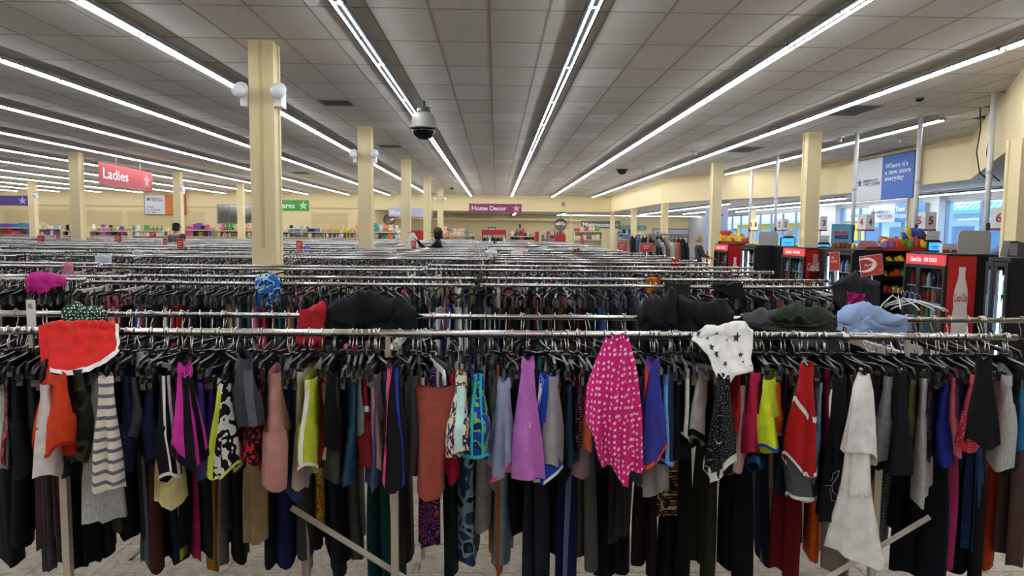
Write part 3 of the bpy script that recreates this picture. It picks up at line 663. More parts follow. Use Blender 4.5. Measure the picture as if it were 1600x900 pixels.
H(1504, 1539, 582, 718, 's', fab('#c42a3c', 'dots', '#e88a96', .4), 'red shorts with pink dotted pattern', fw=.12)
H(1506, 1562, 554, 692, 's', fab('#101114'), 'black pleated shorts pulled forward near the rail end', fw=.27, W=.06, sgn=-1)
H(1548, 1580, 590, 742, 'p', LG, 'heather grey joggers near the rail end', fw=.1)
H(1564, 1592, 586, 756, 'c', BK2, 'black leggings near the rail end')
H(1588, 1606, 600, 720, 's', fab('#1f6a9c'), 'teal blue shorts at the rail end')
# dark clothes wedged in between on the same rail
for k in range(46):
    x = -10+k*35+rnd.uniform(-9, 9)
    nb = min((f for f in FRONT if f[2] == Y1), key=lambda f: abs(f[0]-x))
    H(x-rnd.uniform(8, 11), x+rnd.uniform(8, 11), rnd.uniform(588, 600), rnd.uniform(690, 765), 's', rnd.choice((BK, BK, BK2, NV, CH)), 'dark shorts wedged behind the '+short(nb[1]), fw=-.07, W=.11, seedo=k, wb=False, where='')
FR1 = [f for f in FRONT if f[2] == Y1 and not f[1].startswith('dark shorts wedged')]
# longer clothes on the inner rail of the same rack
def long(x0, x1, yb, kind, mat, col, yt=572, **kw):
    x = (x0+x1)/2; nb = min(FR1, key=lambda f: abs(f[0]-x))
    s_ = short(nb[1])
    H(x0, x1, yt, yb, kind, mat, col+' '+KN[kind], Yr=Y2, where='on the inner rail, behind the '+s_, wb=False, **kw)
for a in ((-6, 22, 890, 'p', BK, 'black'), (22, 50, 875, 'p', fab('#0e1018'), 'blue-black'), (50, 74, 866, 'p', fab('#1a2628'), 'dark teal'), (56, 98, 846, 'p', fab('#4a353c'), 'brown mauve', 575), (66, 101, 888, 'p', fab('#4b4a4b'), 'dark grey'),
          (110, 146, 900, 'p', BK, 'black'), (150, 178, 892, 'p', BK2, 'black'), (167, 191, 836, 'p', fab('#383a26'), 'olive'), (178, 206, 864, 'p', BK, 'cropped black'), (205, 220, 852, 'p', fab('#2b2320'), 'dark brown'),
          (217, 228, 905, 'p', fab('#566068'), 'blue-grey'), (222, 249, 905, 'p', fab('#4b2f22'), 'chestnut brown'), (248, 276, 898, 'p', fab('#0f1430'), 'navy'), (267, 279, 892, 'p', fab('#8da02c'), 'lime green'), (278, 302, 880, 'p', BK, 'black'),
          (296, 306, 905, 'p', fab('#a02458'), 'raspberry'), (302, 336, 896, 'p', BK2, 'wide black'), (327, 346, 908, 'p', fab('#a8721a', 'knit', '#7a5010', .8), 'mustard knit'), (340, 366, 838, 'p', fab('#3d3d40'), 'grey'), (346, 361, 884, 'p', fab('#6f6a69'), 'taupe grey'),
          (365, 387, 905, 'p', BK, 'black'), (376, 421, 842, 'k', fab('#a18c6c'), 'tan'), (418, 441, 905, 'p', BK2, 'black'), (433, 466, 912, 'p', fab('#161d4c'), 'royal navy'), (461, 476, 905, 'p', fab('#b9aaa0'), 'pale striped'), (467, 497, 888, 'p', fab('#323236', 'heather', '#47474b'), 'charcoal heather'),
          (494, 509, 820, 'p', fab('#b07a20', 'blotch', '#d8b050', .6, '#5a3a20'), 'orange knit'), (508, 532, 905, 'p', fab('#1c1e28'), 'ink blue'), (530, 548, 905, 'p', BK, 'black'), (545, 567, 888, 'p', fab('#4a4a4c'), 'mid grey'), (574, 613, 920, 'p', fab('#0e3e40'), 'dark teal green'),
          (620, 642, 905, 'p', fab('#37373a'), 'dark grey'), (651, 693, 848, 'k', fab('#2a1c5e', 'swirl', '#c2542e', 2.2, '#14205a'), 'purple and orange swirl print'), (690, 714, 905, 'p', fab('#12241f'), 'bottle green'), (718, 750, 892, 'p', fab('#2b4a6e', 'blotch', '#8aa6c0', 2, '#15233a'), 'blue tie-dye'),
          (742, 771, 845, 's', fab('#8d8f94'), 'silver grey'), (766, 777, 905, 'p', fab('#b4643a'), 'burnt orange'), (776, 801, 905, 'p', fab('#7d98a6'), 'light blue'), (800, 824, 858, 'p', BK, 'black'), (817, 860, 912, 'p', fab('#262836'), 'slate purple'), (855, 872, 890, 'p', fab('#27241f'), 'dark khaki'),
          (868, 908, 912, 'p', fab('#141d48', 'vstripe', '#6a7ab0', 2), 'navy track'), (888, 938, 888, 'p', fab('#4c4c4b', 'heather', '#5c5c5b'), 'grey sweat'), (928, 962, 905, 'p', BK, 'black'), (950, 988, 848, 'p', fab('#313134'), 'charcoal'), (958, 986, 895, 'p', fab('#141116'), 'black'), (988, 1032, 905, 'p', fab('#1a0f12'), 'black-maroon'),
          (1024, 1062, 802, 'k', fab('#c4a878', 'leopard', sc=.8), 'leopard print'), (1030, 1088, 912, 'p', BK, 'wide black'), (1084, 1120, 895, 'p', fab('#2b2e1e'), 'dark olive'), (1091, 1118, 868, 'p', fab('#a83434'), 'brick red'), (1118, 1182, 905, 'p', BK, 'loose black'), (1178, 1197, 890, 'p', fab('#141c34'), 'navy'),
          (1190, 1222, 882, 'p', fab('#8a7a6a'), 'taupe'), (1214, 1248, 868, 'p', fab('#2f3132'), 'dark grey'), (1206, 1260, 908, 'p', fab('#6a1016'), 'dark red'), (1262, 1283, 902, 'p', fab('#cc5a12'), 'pumpkin orange'), (1284, 1338, 892, 'k', fab('#8f8272'), 'taupe'), (1374, 1396, 902, 'p', fab('#24262c', 'check', '#8d8f96', .7), 'black and white geometric'),
          (1396, 1448, 840, 'p', BK, 'black'), (1438, 1500, 882, 'k', fab('#98265e'), 'berry pink'), (1400, 1490, 915, 'p', fab('#10141f'), 'midnight blue'), (1497, 1541, 852, 'k', fab('#233e6c'), 'denim blue'), (1488, 1508, 905, 'p', fab('#7a4238'), 'terracotta'), (1500, 1542, 912, 'p', BK, 'black'),
          (1538, 1562, 912, 'p', fab('#c4481c'), 'rust orange'), (1558, 1604, 890, 'p', fab('#4d3a36'), 'brown')):
    long(*a[:6], **({'yt': a[6]} if len(a) > 6 else {}))
# empty hangers pushed along the two front rails
for k in range(34):
    x = rnd.uniform(-1.75, 1.82); hanger(x, Y1, -math.atan2(x, Y1)*.3+R(rnd.uniform(-42, 42)), 'empty black clip hanger squeezed in by the '+short(min(FR1, key=lambda f: abs(f[0]-(775+x/2.3*F)))[1])+' on the front rail', 'empty hangers on the front rail', sc=rnd.uniform(.85, 1.1), tilt=R(rnd.uniform(-6, 6)))
for k in range(16):
    x = rnd.uniform(-2.0, 2.2); hanger(x, Y2, R(rnd.uniform(-35, 35)), 'empty black clip hanger on the inner rail above the '+short(min(FR1, key=lambda f: abs(f[0]-(775+x/2.9*F)))[1]), 'empty hangers on the inner rail')
# ---------------------------------------------------------------- second rack: single garments
PAL = [('black', '#0d0d10'), ('black', '#0d0d10'), ('black', '#121318'), ('black', '#0d0d10'), ('charcoal', '#2c2d31'), ('navy', '#161e3a'), ('grey', '#6d6e70'), ('tan', '#a08866'), ('teal', '#235458'), ('brown', '#4a3528'), ('white', '#d5d2cc'), ('pale grey', '#a9aaab'), ('maroon', '#5a1a26'), ('blue', '#3c5c96'), ('pink', '#c4788a'), ('olive', '#4a4c30'), ('red', '#a8262c'), ('mauve', '#8a6c78'), ('hot pink', '#c43478'), ('denim', '#40587a')]
gms = [Garm(.62, .13, .15, .014, .022, .34, 0, .008, s).body(12, 6).mesh('pants', BK, True) for s in range(5)]
seq = []
X = -3.5
while X < 2.6:
    px = 775+X/4.7*F
    c = rnd.choice(PAL[:6]) if (px < 160 or px > 980) and rnd.random() < .85 else rnd.choice(PAL if px < 660 else PAL[:14])
    seq.append((X, c)); X += rnd.uniform(.046, .062)
ry = [s_ for s_ in SECT if s_[0] == 0]
def rail_y(x, sec): return min((s_[3] for s_ in sec if s_[1]-.1 <= x <= s_[2]+.1), default=sec[0][3])
for i, (X, c) in enumerate(seq):
    y = rail_y(X, ry); l_ = seq[i-1][1][0] if i else 'other'; r_ = seq[i+1][1][0] if i+1 < len(seq) else 'other'
    o = link('pants', gms[i % 5], None, (X, y, RZ-.155), (0, 0, -math.atan2(X, y)*.8+R(rnd.uniform(-16, 16))), fab(c[1])); o.scale = (1, 1, rnd.uniform(.75, 1.15))
    tag(o, '%s pants on the second rack, hanging between %s and %s pairs' % (c[0], l_, r_), 'pants', 'pants on the second rack')
    if HC[0] < 300: hanger(X, y, o.rotation_euler.z, 'black clip hanger on the second rack holding %s pants between %s and %s pairs' % (c[0], l_, r_), 'hangers on the second rack')
# ---------------------------------------------------------------- everything hung farther back
def tpl(mb): return np.array(mb.v), mb.f, mb.m
hk = MB().tube(arc(0, 0, .0165, 200, -20, 4)+[(0, 0, -.035), (0, 0, -.07)], .0022, 3, 0, cap=False)
hk.loft([[(-.005, u, z-.008), (.005, u, z-.008), (.005, u, z+.008), (-.005, u, z+.008)] for u, z in ((-.15, -.12), (-.14, -.092), (0, -.072), (.14, -.092), (.15, -.12))], 1)
hk.box(-.008, -.155, -.15, .008, -.135, -.11, 2)
hv, hf, hm = tpl(hk)
far = MB()
def bulk(recs, V0, F0, M0, name, mats, cols=None):
    nv = len(V0); V = np.zeros((len(recs)*nv, 3)); Fc = []; Mi = []
    for i, (x, y, z, a, s, sx) in enumerate(recs):
        c, sn = math.cos(a), math.sin(a); P = V0*np.array([sx, 1, s])
        V[i*nv:(i+1)*nv, 0] = x+P[:, 0]*c-P[:, 1]*sn; V[i*nv:(i+1)*nv, 1] = y+P[:, 0]*sn+P[:, 1]*c; V[i*nv:(i+1)*nv, 2] = z+P[:, 2]
        Fc += [tuple(q+i*nv for q in f) for f in F0]; Mi += M0
    me = bpy.data.meshes.new(name); me.from_pydata(V.tolist(), [], Fc)
    for m in mats: me.materials.append(m)
    me.polygons.foreach_set('material_index', Mi)
    if cols is not None:
        at_ = me.color_attributes.new('garment_colour', 'FLOAT_COLOR', 'POINT'); a = np.ones((len(V), 4)); a[:, :3] = np.repeat(np.array([c[:3] for c in cols]), nv, axis=0); at_.data.foreach_set('color', a.ravel())
    me.update(); return link(name, me)
recs = []; gre = []; cols = []
bright = [lin(c) for c in ('#b03040', '#c47a8c', '#d9d6d0', '#d0c4b0', '#3a7a8a', '#c2a06a', '#8fa6c0', '#e0b8b8', '#6a4a7a', '#c46a3a', '#7f8f6a', '#3c5c96', '#d44a6a', '#9a9a98')]
dark = [lin(c) for c in ('#0d0d10', '#121318', '#1a1c22', '#2c2d31', '#161e3a', '#2a2222', '#33343a')]
for r, xa, xb, y in SECT:
    st = .052 if r < 4 else (.07 if r < 7 else .10)
    for yy in (y, y+.55):
        x = xa+.03
        while x < xb-.02:
            if not (r == 0 and yy == y):
                a = R(rnd.uniform(-35, 35)); recs.append((x, yy, RZ, a, rnd.uniform(.9, 1.1), 1))
                if rnd.random() < .9:
                    gre.append((x, yy, RZ-.14, a*.6, rnd.uniform(.8, 1.2), rnd.uniform(.8, 1.7)*st/.052)); b_ = rnd.random()
                    cols.append(rnd.choice(bright) if b_ < (.2 if r == 0 else .42) else rnd.choice(dark))
            elif HC[0] >= 300 and not any(abs(x-s_[0]) < .0 for s_ in seq): recs.append((x, yy, RZ, R(rnd.uniform(-30, 30)), 1, 1))
            x += st*rnd.uniform(.7, 1.3)
o = bulk(recs, hv, hf, hm, 'hanger_mass', [WIRE, BLACKP, M('#77777a', .25, .8)]); tag(o, 'crowd of wire-hooked black hangers on the racks farther back', 'hangers', kind='stuff')
gb = Garm(.6, .13, .15, .012, .02, None, 0, .006, 3).body(8, 3); gv, gf, gmi = tpl(gb)
m_, nt, b = newmat('far_clothes'); vc = N(nt, 'ShaderNodeVertexColor', layer_name='garment_colour'); nt.links.new(vc.outputs[0], b.inputs['Base Color']); b.inputs['Roughness'].default_value = .9
o = bulk(gre, gv, gf, gmi, 'clothes_mass', [m_], cols); tag(o, 'crowded many-coloured clothes hanging on the racks farther back', 'clothes', kind='stuff')
# ---------------------------------------------------------------- clothes thrown over the rails
def interp(pts, x):
    for (a, p), (b_, q) in zip(pts, pts[1:]):
        if x <= b_: return p+(q-p)*(x-a)/(b_-a or 1)
    return pts[-1][1]
from mathutils import noise as MN
def drape(name, label, cat, x0, x1, Yr, front, back, mat, r=.017, bump=0, seed=1, fold=.012, shear=0, hem=None, decals=None, fl=.05, top=None, grp='clothes thrown over the rails', n=52, m=40, extra=None):
    rd = random.Random(seed); X0, X1 = xat(x0, Yr, 500), xat(x1, Yr, 500); ph = [rd.uniform(0, 6) for _ in range(6)]
    zt = RZ+.0135
    def P(i, s, off=0):
        fr_ = interp(front, i); d = fr_ if s > 0 else back; b_ = bump*math.sin(math.pi*min(1, max(0, i)))**.6 if bump else 0
        if top: b_ = interp(top, i)*(.35+.65*sm(min(i, 1-i)*7))
        wv = .5*math.sin(5*i+ph[0])+.3*math.sin(11*i+ph[1]+2*s)+.2*math.sin(19*i+ph[2]-3*s)
        rr = r+b_*.45+off; a = abs(s)
        if a <= .3: t = s/.3*math.pi/2; y = -rr*math.sin(t); z = zt+(max(b_, 0)+.006+off)*math.cos(t); q = 0
        else: q = (a-.3)/.7; y = -math.copysign(rr+fl*q*min(d, .125)+off, s); z = zt-q*d
        y += math.copysign(1, -s if s else -1)*fold*wv*(.3+q); z += b_*.14*wv*(1-q)
        Lx = (X1-X0)*i; nv = Vector((Lx*9+seed, s*(d+.1)*9, seed*.7)); w1 = MN.noise(nv)+.6*MN.noise(nv*2.3)-.55*abs(MN.noise(nv*Vector((3.4, 1.1, 1))+Vector((9, 2, 4))))+.22*MN.noise(nv*5.2); w2 = abs(MN.noise(nv*Vector((1.6, .5, 1))+Vector((5, 5, 5))))
        am = .013+.30*abs(b_); y -= math.copysign(am*w1*.8, s if s else 1); z += am*(.9*w1-1.0*w2)*(1-q*.6)
        return ((X0+(X1-X0)*i+shear*q*d+.006*math.sin(9*q+ph[3])*q)*(Yr+y)/Yr, y, z)
    t = thing(name, label, cat, (0, Yr, 0), 0, grp)
    mb = MB(); mb.loft([[P(i/n, -1+2*j/m) for j in range(m+1)] for i in range(n+1)], closed=False)
    o = part('fabric', mb, mat, t, smooth=True); md = o.modifiers.new('thickness', 'SOLIDIFY'); md.thickness = .004; md.offset = 0
    if hem:
        mb = MB(); w_ = .02
        def Q(i, k):
            d = max(.02, interp(front, i)); return P(i, 1-k*w_/d*.7/2*1.4, .004)
        mb.loft([[Q(i/60, k) for k in (0, .5, 1)] for i in range(61)], closed=False); part('piping', mb, hem, t, smooth=True)
        mb = MB(); mb.loft([[P(1-k*.04, .02+.98*j/20, .004) for k in (0, .5, 1)] for j in range(21)], closed=False); part('piping', mb, hem, t, smooth=True)
    if decals:
        mat2, pts = decals
        for i, s, rad, tl in pts:
            mb = MB(); c = P(i, s, .005); sx = 1/(X1-X0); sz = .7/max(.03, interp(front, i))
            pp = [P(i+a*sx, s-b_*sz, .0045) for a, b_ in star_outline(rad, tilt=tl)]
            mb.add([c]+pp, [(0, 1+(k+1) % 10, 1+k) for k in range(10)]); part('star_print', mb, mat2, t)
    if extra: extra(P, t)
    return t
drape('shorts', 'red shorts with white edging thrown over the front rail', 'shorts', 60, 185, Y1, [(0, .20), (.09, .205), (.13, .115), (.3, .125), (.6, .12), (.78, .095), (.95, .07), (1, .055)], .09, fab('#d62a24'), r=.02, seed=3, fold=.008, hem=fab('#e8e6e2'), fl=1.25, top=[(0, .0), (.5, .025), (.8, .022), (1, .01)])
def px_is(px, py, x0, x1, front, Yr):
    i = (px-x0)/(x1-x0); d = interp(front, i); q = (RZ+.0135-zat(px, py, Yr-.08))/d; return (i, max(.12, .3+.7*q))
SF = [(0, .02), (.25, .07), (.48, .15), (.6, .145), (.7, .12), (1, .11)]
drape('shorts', 'white shorts printed with dark stars thrown over the front rail', 'shorts', 1083, 1177, Y1, SF, .08, fab('#e4e2dd'), r=.02, seed=5, fold=.006, fl=1.2, top=[(0, .012), (.3, .03), (.6, .022), (1, .02)],
      decals=(fab('#33363f'), [px_is(x, y, 1083, 1177, SF, Y1)+(rr, tl) for x, y, rr, tl in ((1092, 516, .011, .2), (1106, 526, .010, .6), (1120, 519, .011, .1), (1113, 540, .012, .9), (1152, 524, .016, .3), (1137, 529, .005, 0), (1122, 551, .011, .5), (1159, 545, .012, 0), (1137, 562, .010, .7), (1165, 558, .006, .2))]))
drape('shorts', 'green shorts with white clover print thrown over the inner rail', 'shorts', 97, 166, Y2, [(0, .03), (.5, .06), (1, .05)], .06, fab('#1f4a34', 'dots', '#dfe6dc', .55), seed=8, fold=.008, top=[(0, .01), (.4, .028), (1, .015)])
drape('sweatshirt', 'black fleece heaped over the inner rail between the red cloth and bare rail', 'sweatshirt', 506, 650, Y2, [(0, .05), (.3, .09), (.7, .10), (1, .12)], .12, fab('#0f1014'), seed=11, r=.03, fold=.022, top=[(0, .035), (.2, .075), (.5, .07), (.8, .075), (1, .045)])
drape('shirt', 'red shirt slung over the inner rail beside the black fleece', 'shirt', 468, 512, Y2, [(0, .17), (.3, .12), (.6, .18), (1, .16)], .10, fab('#b3242c'), seed=13, top=[(0, .0), (.6, .03), (1, .06)], shear=-.12)
drape('sweatshirt', 'black sweatshirt bunched on the inner rail, taller of two', 'sweatshirt', 998, 1062, Y2, [(0, .16), (.5, .10), (1, .09)], .12, fab('#121216'), seed=17, r=.035, fold=.02, top=[(0, .05), (.4, .10), (1, .085)])
drape('hoodie', 'black hoodie sprawled along the inner rail toward the starred shorts', 'hoodie', 1046, 1146, Y2, [(0, .09), (.5, .11), (1, .05)], .12, fab('#101013'), seed=19, r=.03, fold=.02, top=[(0, .08), (.5, .072), (1, .04)])
drape('shirt', 'grey heather shirt hanging over the inner rail right of the starred shorts', 'shirt', 1160, 1325, Y2, [(0, .04), (.4, .06), (.6, .17), (.85, .20), (1, .14)], .14, fab('#3c3d40', 'heather', '#57585b'), seed=23, r=.02, fold=.018, top=[(0, .01), (.4, .03), (1, .0)])
drape('shirt', 'dark olive shirt folded on top of the grey heather shirt', 'shirt', 1205, 1300, Y2, [(0, .03), (.5, .035), (1, .02)], .05, fab('#2c3326'), seed=29, r=.04, fold=.018, top=[(0, .03), (.35, .06), (.7, .045), (1, .02)])
drape('denim_shirt', 'light blue denim shirt thrown over the inner rail', 'denim shirt', 1308, 1418, Y2, [(0, .05), (.35, .06), (.7, .09), (1, .09)], .12, fab('#8ba3cc', 'heather', '#9db4d8'), seed=31, r=.028, fold=.016, top=[(0, .035), (.3, .055), (.7, .03), (1, -.01)])
YB = ROWS[0]
drape('sweater', 'magenta sweater thrown over the second rack rail', 'sweater', 43, 106, YB, [(0, .10), (.3, .15), (.6, .06), (1, .03)], .1, fab('#c02a86'), seed=37, r=.03, fold=.03, top=[(0, .05), (.4, .045), (1, .01)])
drape('shirt', 'blue and white tie-dye shirt hanging over the second rack rail', 'shirt', 400, 438, YB, [(0, .24), (.6, .25), (1, .15)], .2, fab('#2a6ab4', 'blotch', '#a9c8e0', 1.6, '#15406e'), seed=41, r=.02, fold=.02, top=[(0, .02), (.5, .05), (1, .03)])
def lining(P, t): part('pink_lining', MB().loft([[tuple(P(.30+.4*a/10, .42+.4*j/8, .018+.015*math.sin(a*1.3+j))) for j in range(9)] for a in range(11)], closed=False), fab('#a82468'), t, smooth=True)
drape('jacket', 'charcoal jacket with pink lining slumped over the second rack end', 'jacket', 1300, 1372, YB, [(0, .10), (.4, .2), (1, .22)], .2, fab('#26272b'), seed=43, r=.05, fold=.03, top=[(0, .02), (.45, .085), (1, .04)], extra=lining)
drape('shirt', 'dark olive shirt over the second rack rail above the black hoodie', 'shirt', 1038, 1077, YB, [(0, .15), (1, .17)], .1, fab('#2a2c24'), seed=47, r=.02)
drape('shirt', 'black long-sleeved shirt slipping off the second rack rail', 'shirt', 1112, 1158, YB, [(0, .02), (.5, .10), (1, .16)], .1, fab('#17171a'), seed=53, r=.025, shear=.3)
drape('shirt', 'orange patterned shirt over the second rack rail behind the dark olive one', 'shirt', 1008, 1030, YB+.55, [(0, .12), (1, .12)], .1, fab('#c8762a', 'blotch', '#8a4a1a'), seed=59)
for k, (x0, x1, r_, c, d) in enumerate(((152, 178, 2, '#b8c4d0', 'pale blue shirt'), (100, 118, 1, '#c4788a', 'dusty pink top'), (600, 620, 4, '#d4a8b4', 'fluffy pink top'), (756, 776, 4, '#e4e2de', 'white fluffy top'), (804, 824, 5, '#e0b0bc', 'blush pink top'), (798, 816, 4, '#e0d8c0', 'cream ruffled top'), (893, 907, 5, '#b09060', 'leopard print top'), (838, 856, 6, '#b4bcc8', 'pale grey blouse'), (926, 944, 4, '#8d929c', 'grey shirt'), (470, 486, 5, '#7a70b0', 'violet top'), (210, 226, 3, '#c2c6ca', 'white top'), (1046, 1058, 2, '#b0242c', 'red top'))):
    Y = ROWS[r_]; drape('top', '%s thrown over a rail in the %s row' % (d, NTH[r_]), 'top', x0, x1, Y, [(0, .08), (.5, .14), (1, .08)], .1, fab(c, 'leopard') if 'leopard' in d else fab(c), seed=60+k, r=.025, fold=.02, bump=.03, n=12, m=14)
# size tag, odd hangers
t = thing('size_marker', 'white XL size marker hooked on the inner rail', 'size marker', (xat(54, Y2, 490), Y2-.02, RZ))
part('card', MB().prism([(-.018, .06), (.018, .06), (.018, -.10), (-.018, -.10)], -.003, .0), WHITE, t); lettering('XL', .022, .018, BLACK, t, (0, -.0045, .035))
for x, yaw, c, d in ((205, 62, '#c4c6c8', 'pale grey clip hanger turned sideways above the cream striped shorts'), (1062, 66, '#9aa0a4', 'clear plastic clip hanger turned sideways left of the starred shorts'), (672, 20, '#e0e0de', 'white clip hanger above the brick red shorts'), (905, -30, '#1a1a1c', 'black hanger tipped upward beside the polka dot skirt')):
    o = hanger(xat(x, Y1-.06, 560), Y1, R(yaw), d, 'odd hangers on the front rail', v=1)
    o.material_slots[0].link = 'OBJECT'; o.material_slots[0].material = M(c, .25)
for k in range(6):
    t = thing('wire_hanger', 'loose clear hanger heaped at the second rack end, %s from the rail' % ORD[k], 'hanger', (2.75+.07*k, YB-.1+.05*k, RZ-.10-.012*k), R(40+25*k), 'loose hangers heaped at the rack end')
    part('hanger_arm', MB().tube([(-.19, 0, -.02), (-.16, 0, .0), (0, 0, .05), (.16, 0, .0), (.19, 0, -.02)], .005, 6), M('#d5d9dc', .15), t, smooth=True)
    part('hook', MB().tube([(0, 0, .05), (0, 0, .085), (.02, 0, .105), (.035, 0, .09), (.03, 0, .07)], .002, 5), WIRE, t)
# red section cards on the racks
def rack_card(px0, px1, py0, py1, Y, label, txt=None, rz=0, ring=False, tilt=0):
    p = Vector(at((px0+px1)/2, (py0+py1)/2, Y)); w_, h_ = (px1-px0)*Y/F, (py1-py0)*Y/F
    t = thing('rack_sign', label, 'sign', p, rz, 'red rack signs'); t.rotation_euler = (0, tilt, rz)
    bd = part('board', MB().box(-w_/2, -.004, -h_/2, w_/2, .004, h_/2), M('#c2403c', .45), t)
    part('border', MB().box(-w_/2-.003, -.002, -h_/2-.003, w_/2+.003, .003, h_/2+.003), M('#e8dcd8', .5), bd)
    part('stem', MB().tube([(0, .008, -h_/2), (0, .008, .0-p.z)], .006, 6), WHITE, t)
    if ring:
        mb = MB(); pts = [((-.32+.50*math.cos(a)*.9)*w_, -.006, (.05+.33*math.sin(a))*h_) for a in [R(-130+18*k) for k in range(15)]]
        mb.tube(pts, [.004+.011*math.sin(math.pi*k/14) for k in range(15)], 5); part('swoosh', mb, M('#eee8e4', .5), bd)
        part('star', MB().prism(star_outline(.07*w_, .36*w_, -.3*h_), -.006, -.004), M('#e0908a', .5), bd)
    if not txt:
        for k in range(3): part('print_line', MB().box(-.32*w_, -.0055, (.22-.2*k)*h_, (.3-.12*k)*w_, -.004, (.28-.2*k)*h_), M('#e6c4bf', .5), bd)
    if txt: lettering(txt, w_*.62, h_*(.14 if ring else .4), M('#f2e6e2', .5), bd, (-.05*w_, -.006, .05*h_ if ring else .1*h_))
    return t
rack_card(1344, 1379, 399, 430, 5.25, 'red Active sign with white swoosh above the second rack end', 'Active', ring=True, tilt=R(-8))
rack_card(1297, 1311, 394, 423, 6.05, 'narrow red Ladies Active Tops sign on a white post', 'Ladies\nActive Tops', rz=R(-25), tilt=R(-4))
rack_card(1000, 1021, 380, 393, 10.5, 'wide red rack sign in front of the rolling rack of jackets', None)
rack_card(59, 69, 368, 380, 18.1, 'red rack sign left of the pillar by the Ladies sign', None); rack_card(88, 93, 367, 376, 22, 'small red rack sign between two left pillars'); rack_card(179, 190, 369, 378, 20, 'pinkish red rack sign right of the pillar by the Ladies sign', None)
rack_card(277, 287, 373, 391, 12.4, 'tall red rack sign beside the man in the grey shirt', None); rack_card(255, 261, 373, 388, 16.2, 'narrow tall red rack sign left of the man in the grey shirt', None); rack_card(463, 473, 376, 394, 12.4, 'striped red rack sign right of the tallest pillar', None)
rack_card(643, 650, 376, 389, 14.3, 'red rack sign beside the white garment held up', None); rack_card(965, 980, 378, 392, 16.2, 'red rack sign near the Mattresses sign', None); rack_card(906, 912, 373, 382, 24, 'small red shelf sign on the pale shelves in the far bay', None); rack_card(234, 244, 362, 370, 26, 'small red sign below the orange poster', None)
# ---------------------------------------------------------------- signs
def sign(name, label, c, w_, h_, rz, col, txts=(), star=None, starc='#e6a8a8', wires=None, wtop=None, th=.02, panels=()):
    t = thing(name, label, 'sign', c, rz)
    bd = part('board', MB().box(-w_/2, -th/2, -h_/2, w_/2, th/2, h_/2), M(col, .5), t)
    for x0, x1, z0, z1, cc in panels: part('panel', MB().box(x0*w_, -th/2-.006, z0*h_, x1*w_, -th/2+.001, z1*h_), M(cc, .5), bd)
    for s, fx, fz, fw, fh, cc, b_ in txts: lettering(s, fw*w_, fh*h_, M(cc, .5), bd, (fx*w_, -th/2-.009, fz*h_), bold=b_)
    if star: part('star', MB().prism(star_outline(star[2]*h_, star[0]*w_, star[1]*h_), -th/2-.008, -th/2-.001), M(starc, .5), bd)
    if wires: 
        for fx in wires: part('wire', MB().tube([(fx*w_, 0, h_/2), (fx*w_, 0, (wtop or CE)-c[2])], .006, 4), M('#c9c7c2', .4), t)
    return t
def quad_sign(TL, BL, TR, BR, Ya, Yb): 
    a, b_, c, d = Vector(at(*TL, Ya)), Vector(at(*BL, Ya)), Vector(at(*TR, Yb)), Vector(at(*BR, Yb))
    ce = (a+b_+c+d)/4; w_ = (Vector((c.x-a.x, c.y-a.y))).length; h_ = ((a.z-b_.z)+(c.z-d.z))/2
    return ce, w_, h_, math.atan2(c.y-a.y, c.x-a.x)
ce, w_, h_, rz = quad_sign((154, 254), (154, 287), (238, 270), (238, 297), 20.4, 24.2)
sign('hanging_sign', 'red hanging sign reading Ladies with a pink star', ce, w_, h_*1.05, rz, '#c2464c', [('Ladies', -.22, .02, .44, .5, '#f2ecea', .02)], (.37, -.02, .46), '#e8a49c', (-.2, .25))
def fsign(x0, x1, y0, y1, Y, *a, **k):
    p, q = Vector(at(x0, y0, Y)), Vector(at(x1, y1, Y)); return sign(a[0], a[1], (p+q)/2, q.x-p.x, p.z-q.z, 0, *a[2:], **k)
fsign(733, 815, 318, 333, 42.735, 'hanging_sign', 'plum Home Decor sign with a star on the far soffit', '#8c3560', [('Home Decor', -.12, 0, .66, .5, '#f0e6ec', .02)], (.40, 0, .45), '#d9b4c6')
fsign(607, 676, 325, 339, 38, 'hanging_sign', 'lavender Books sign behind the row of pillars', '#b4b2d0', [('Books', -.25, 0, .42, .5, '#eeeef4', .02)], (.40, 0, .4), '#c8c6de', (-.3, .3))
fsign(394, 483, 312, 330, 38, 'hanging_sign', 'green Housewares sign half hidden by the tallest pillar', '#3f9a4a', [('Housewares', -.08, 0, .66, .48, '#e8f2e4', .02)], (.40, 0, .45), '#bfe0b8', (-.3, .3))
fsign(908, 969, 345, 357, 43.1, 'hanging_sign', 'dark grey Mattresses sign in the far bay', '#5f6664', [('Mattresses', -.10, 0, .72, .62, '#f4f6f4', .025)], (.42, 0, .42), '#a8b0ac', (-.3, .3), wtop=LC)
fsign(966, 1010, 352, 360, 46, 'hanging_sign', 'pale green sign half hidden behind a pillar beside the Mattresses sign', '#7fae8e', [], (.35, 0, .4), '#b9d8c2', (-.3, .3), wtop=LC)
fsign(-40, 44, 305, 321, 40, 'hanging_sign', 'purple hanging sign with a lilac star at the left picture edge', '#4b3080', [], (.40, -.02, .46), '#c4b4dc', (-.3, .3))
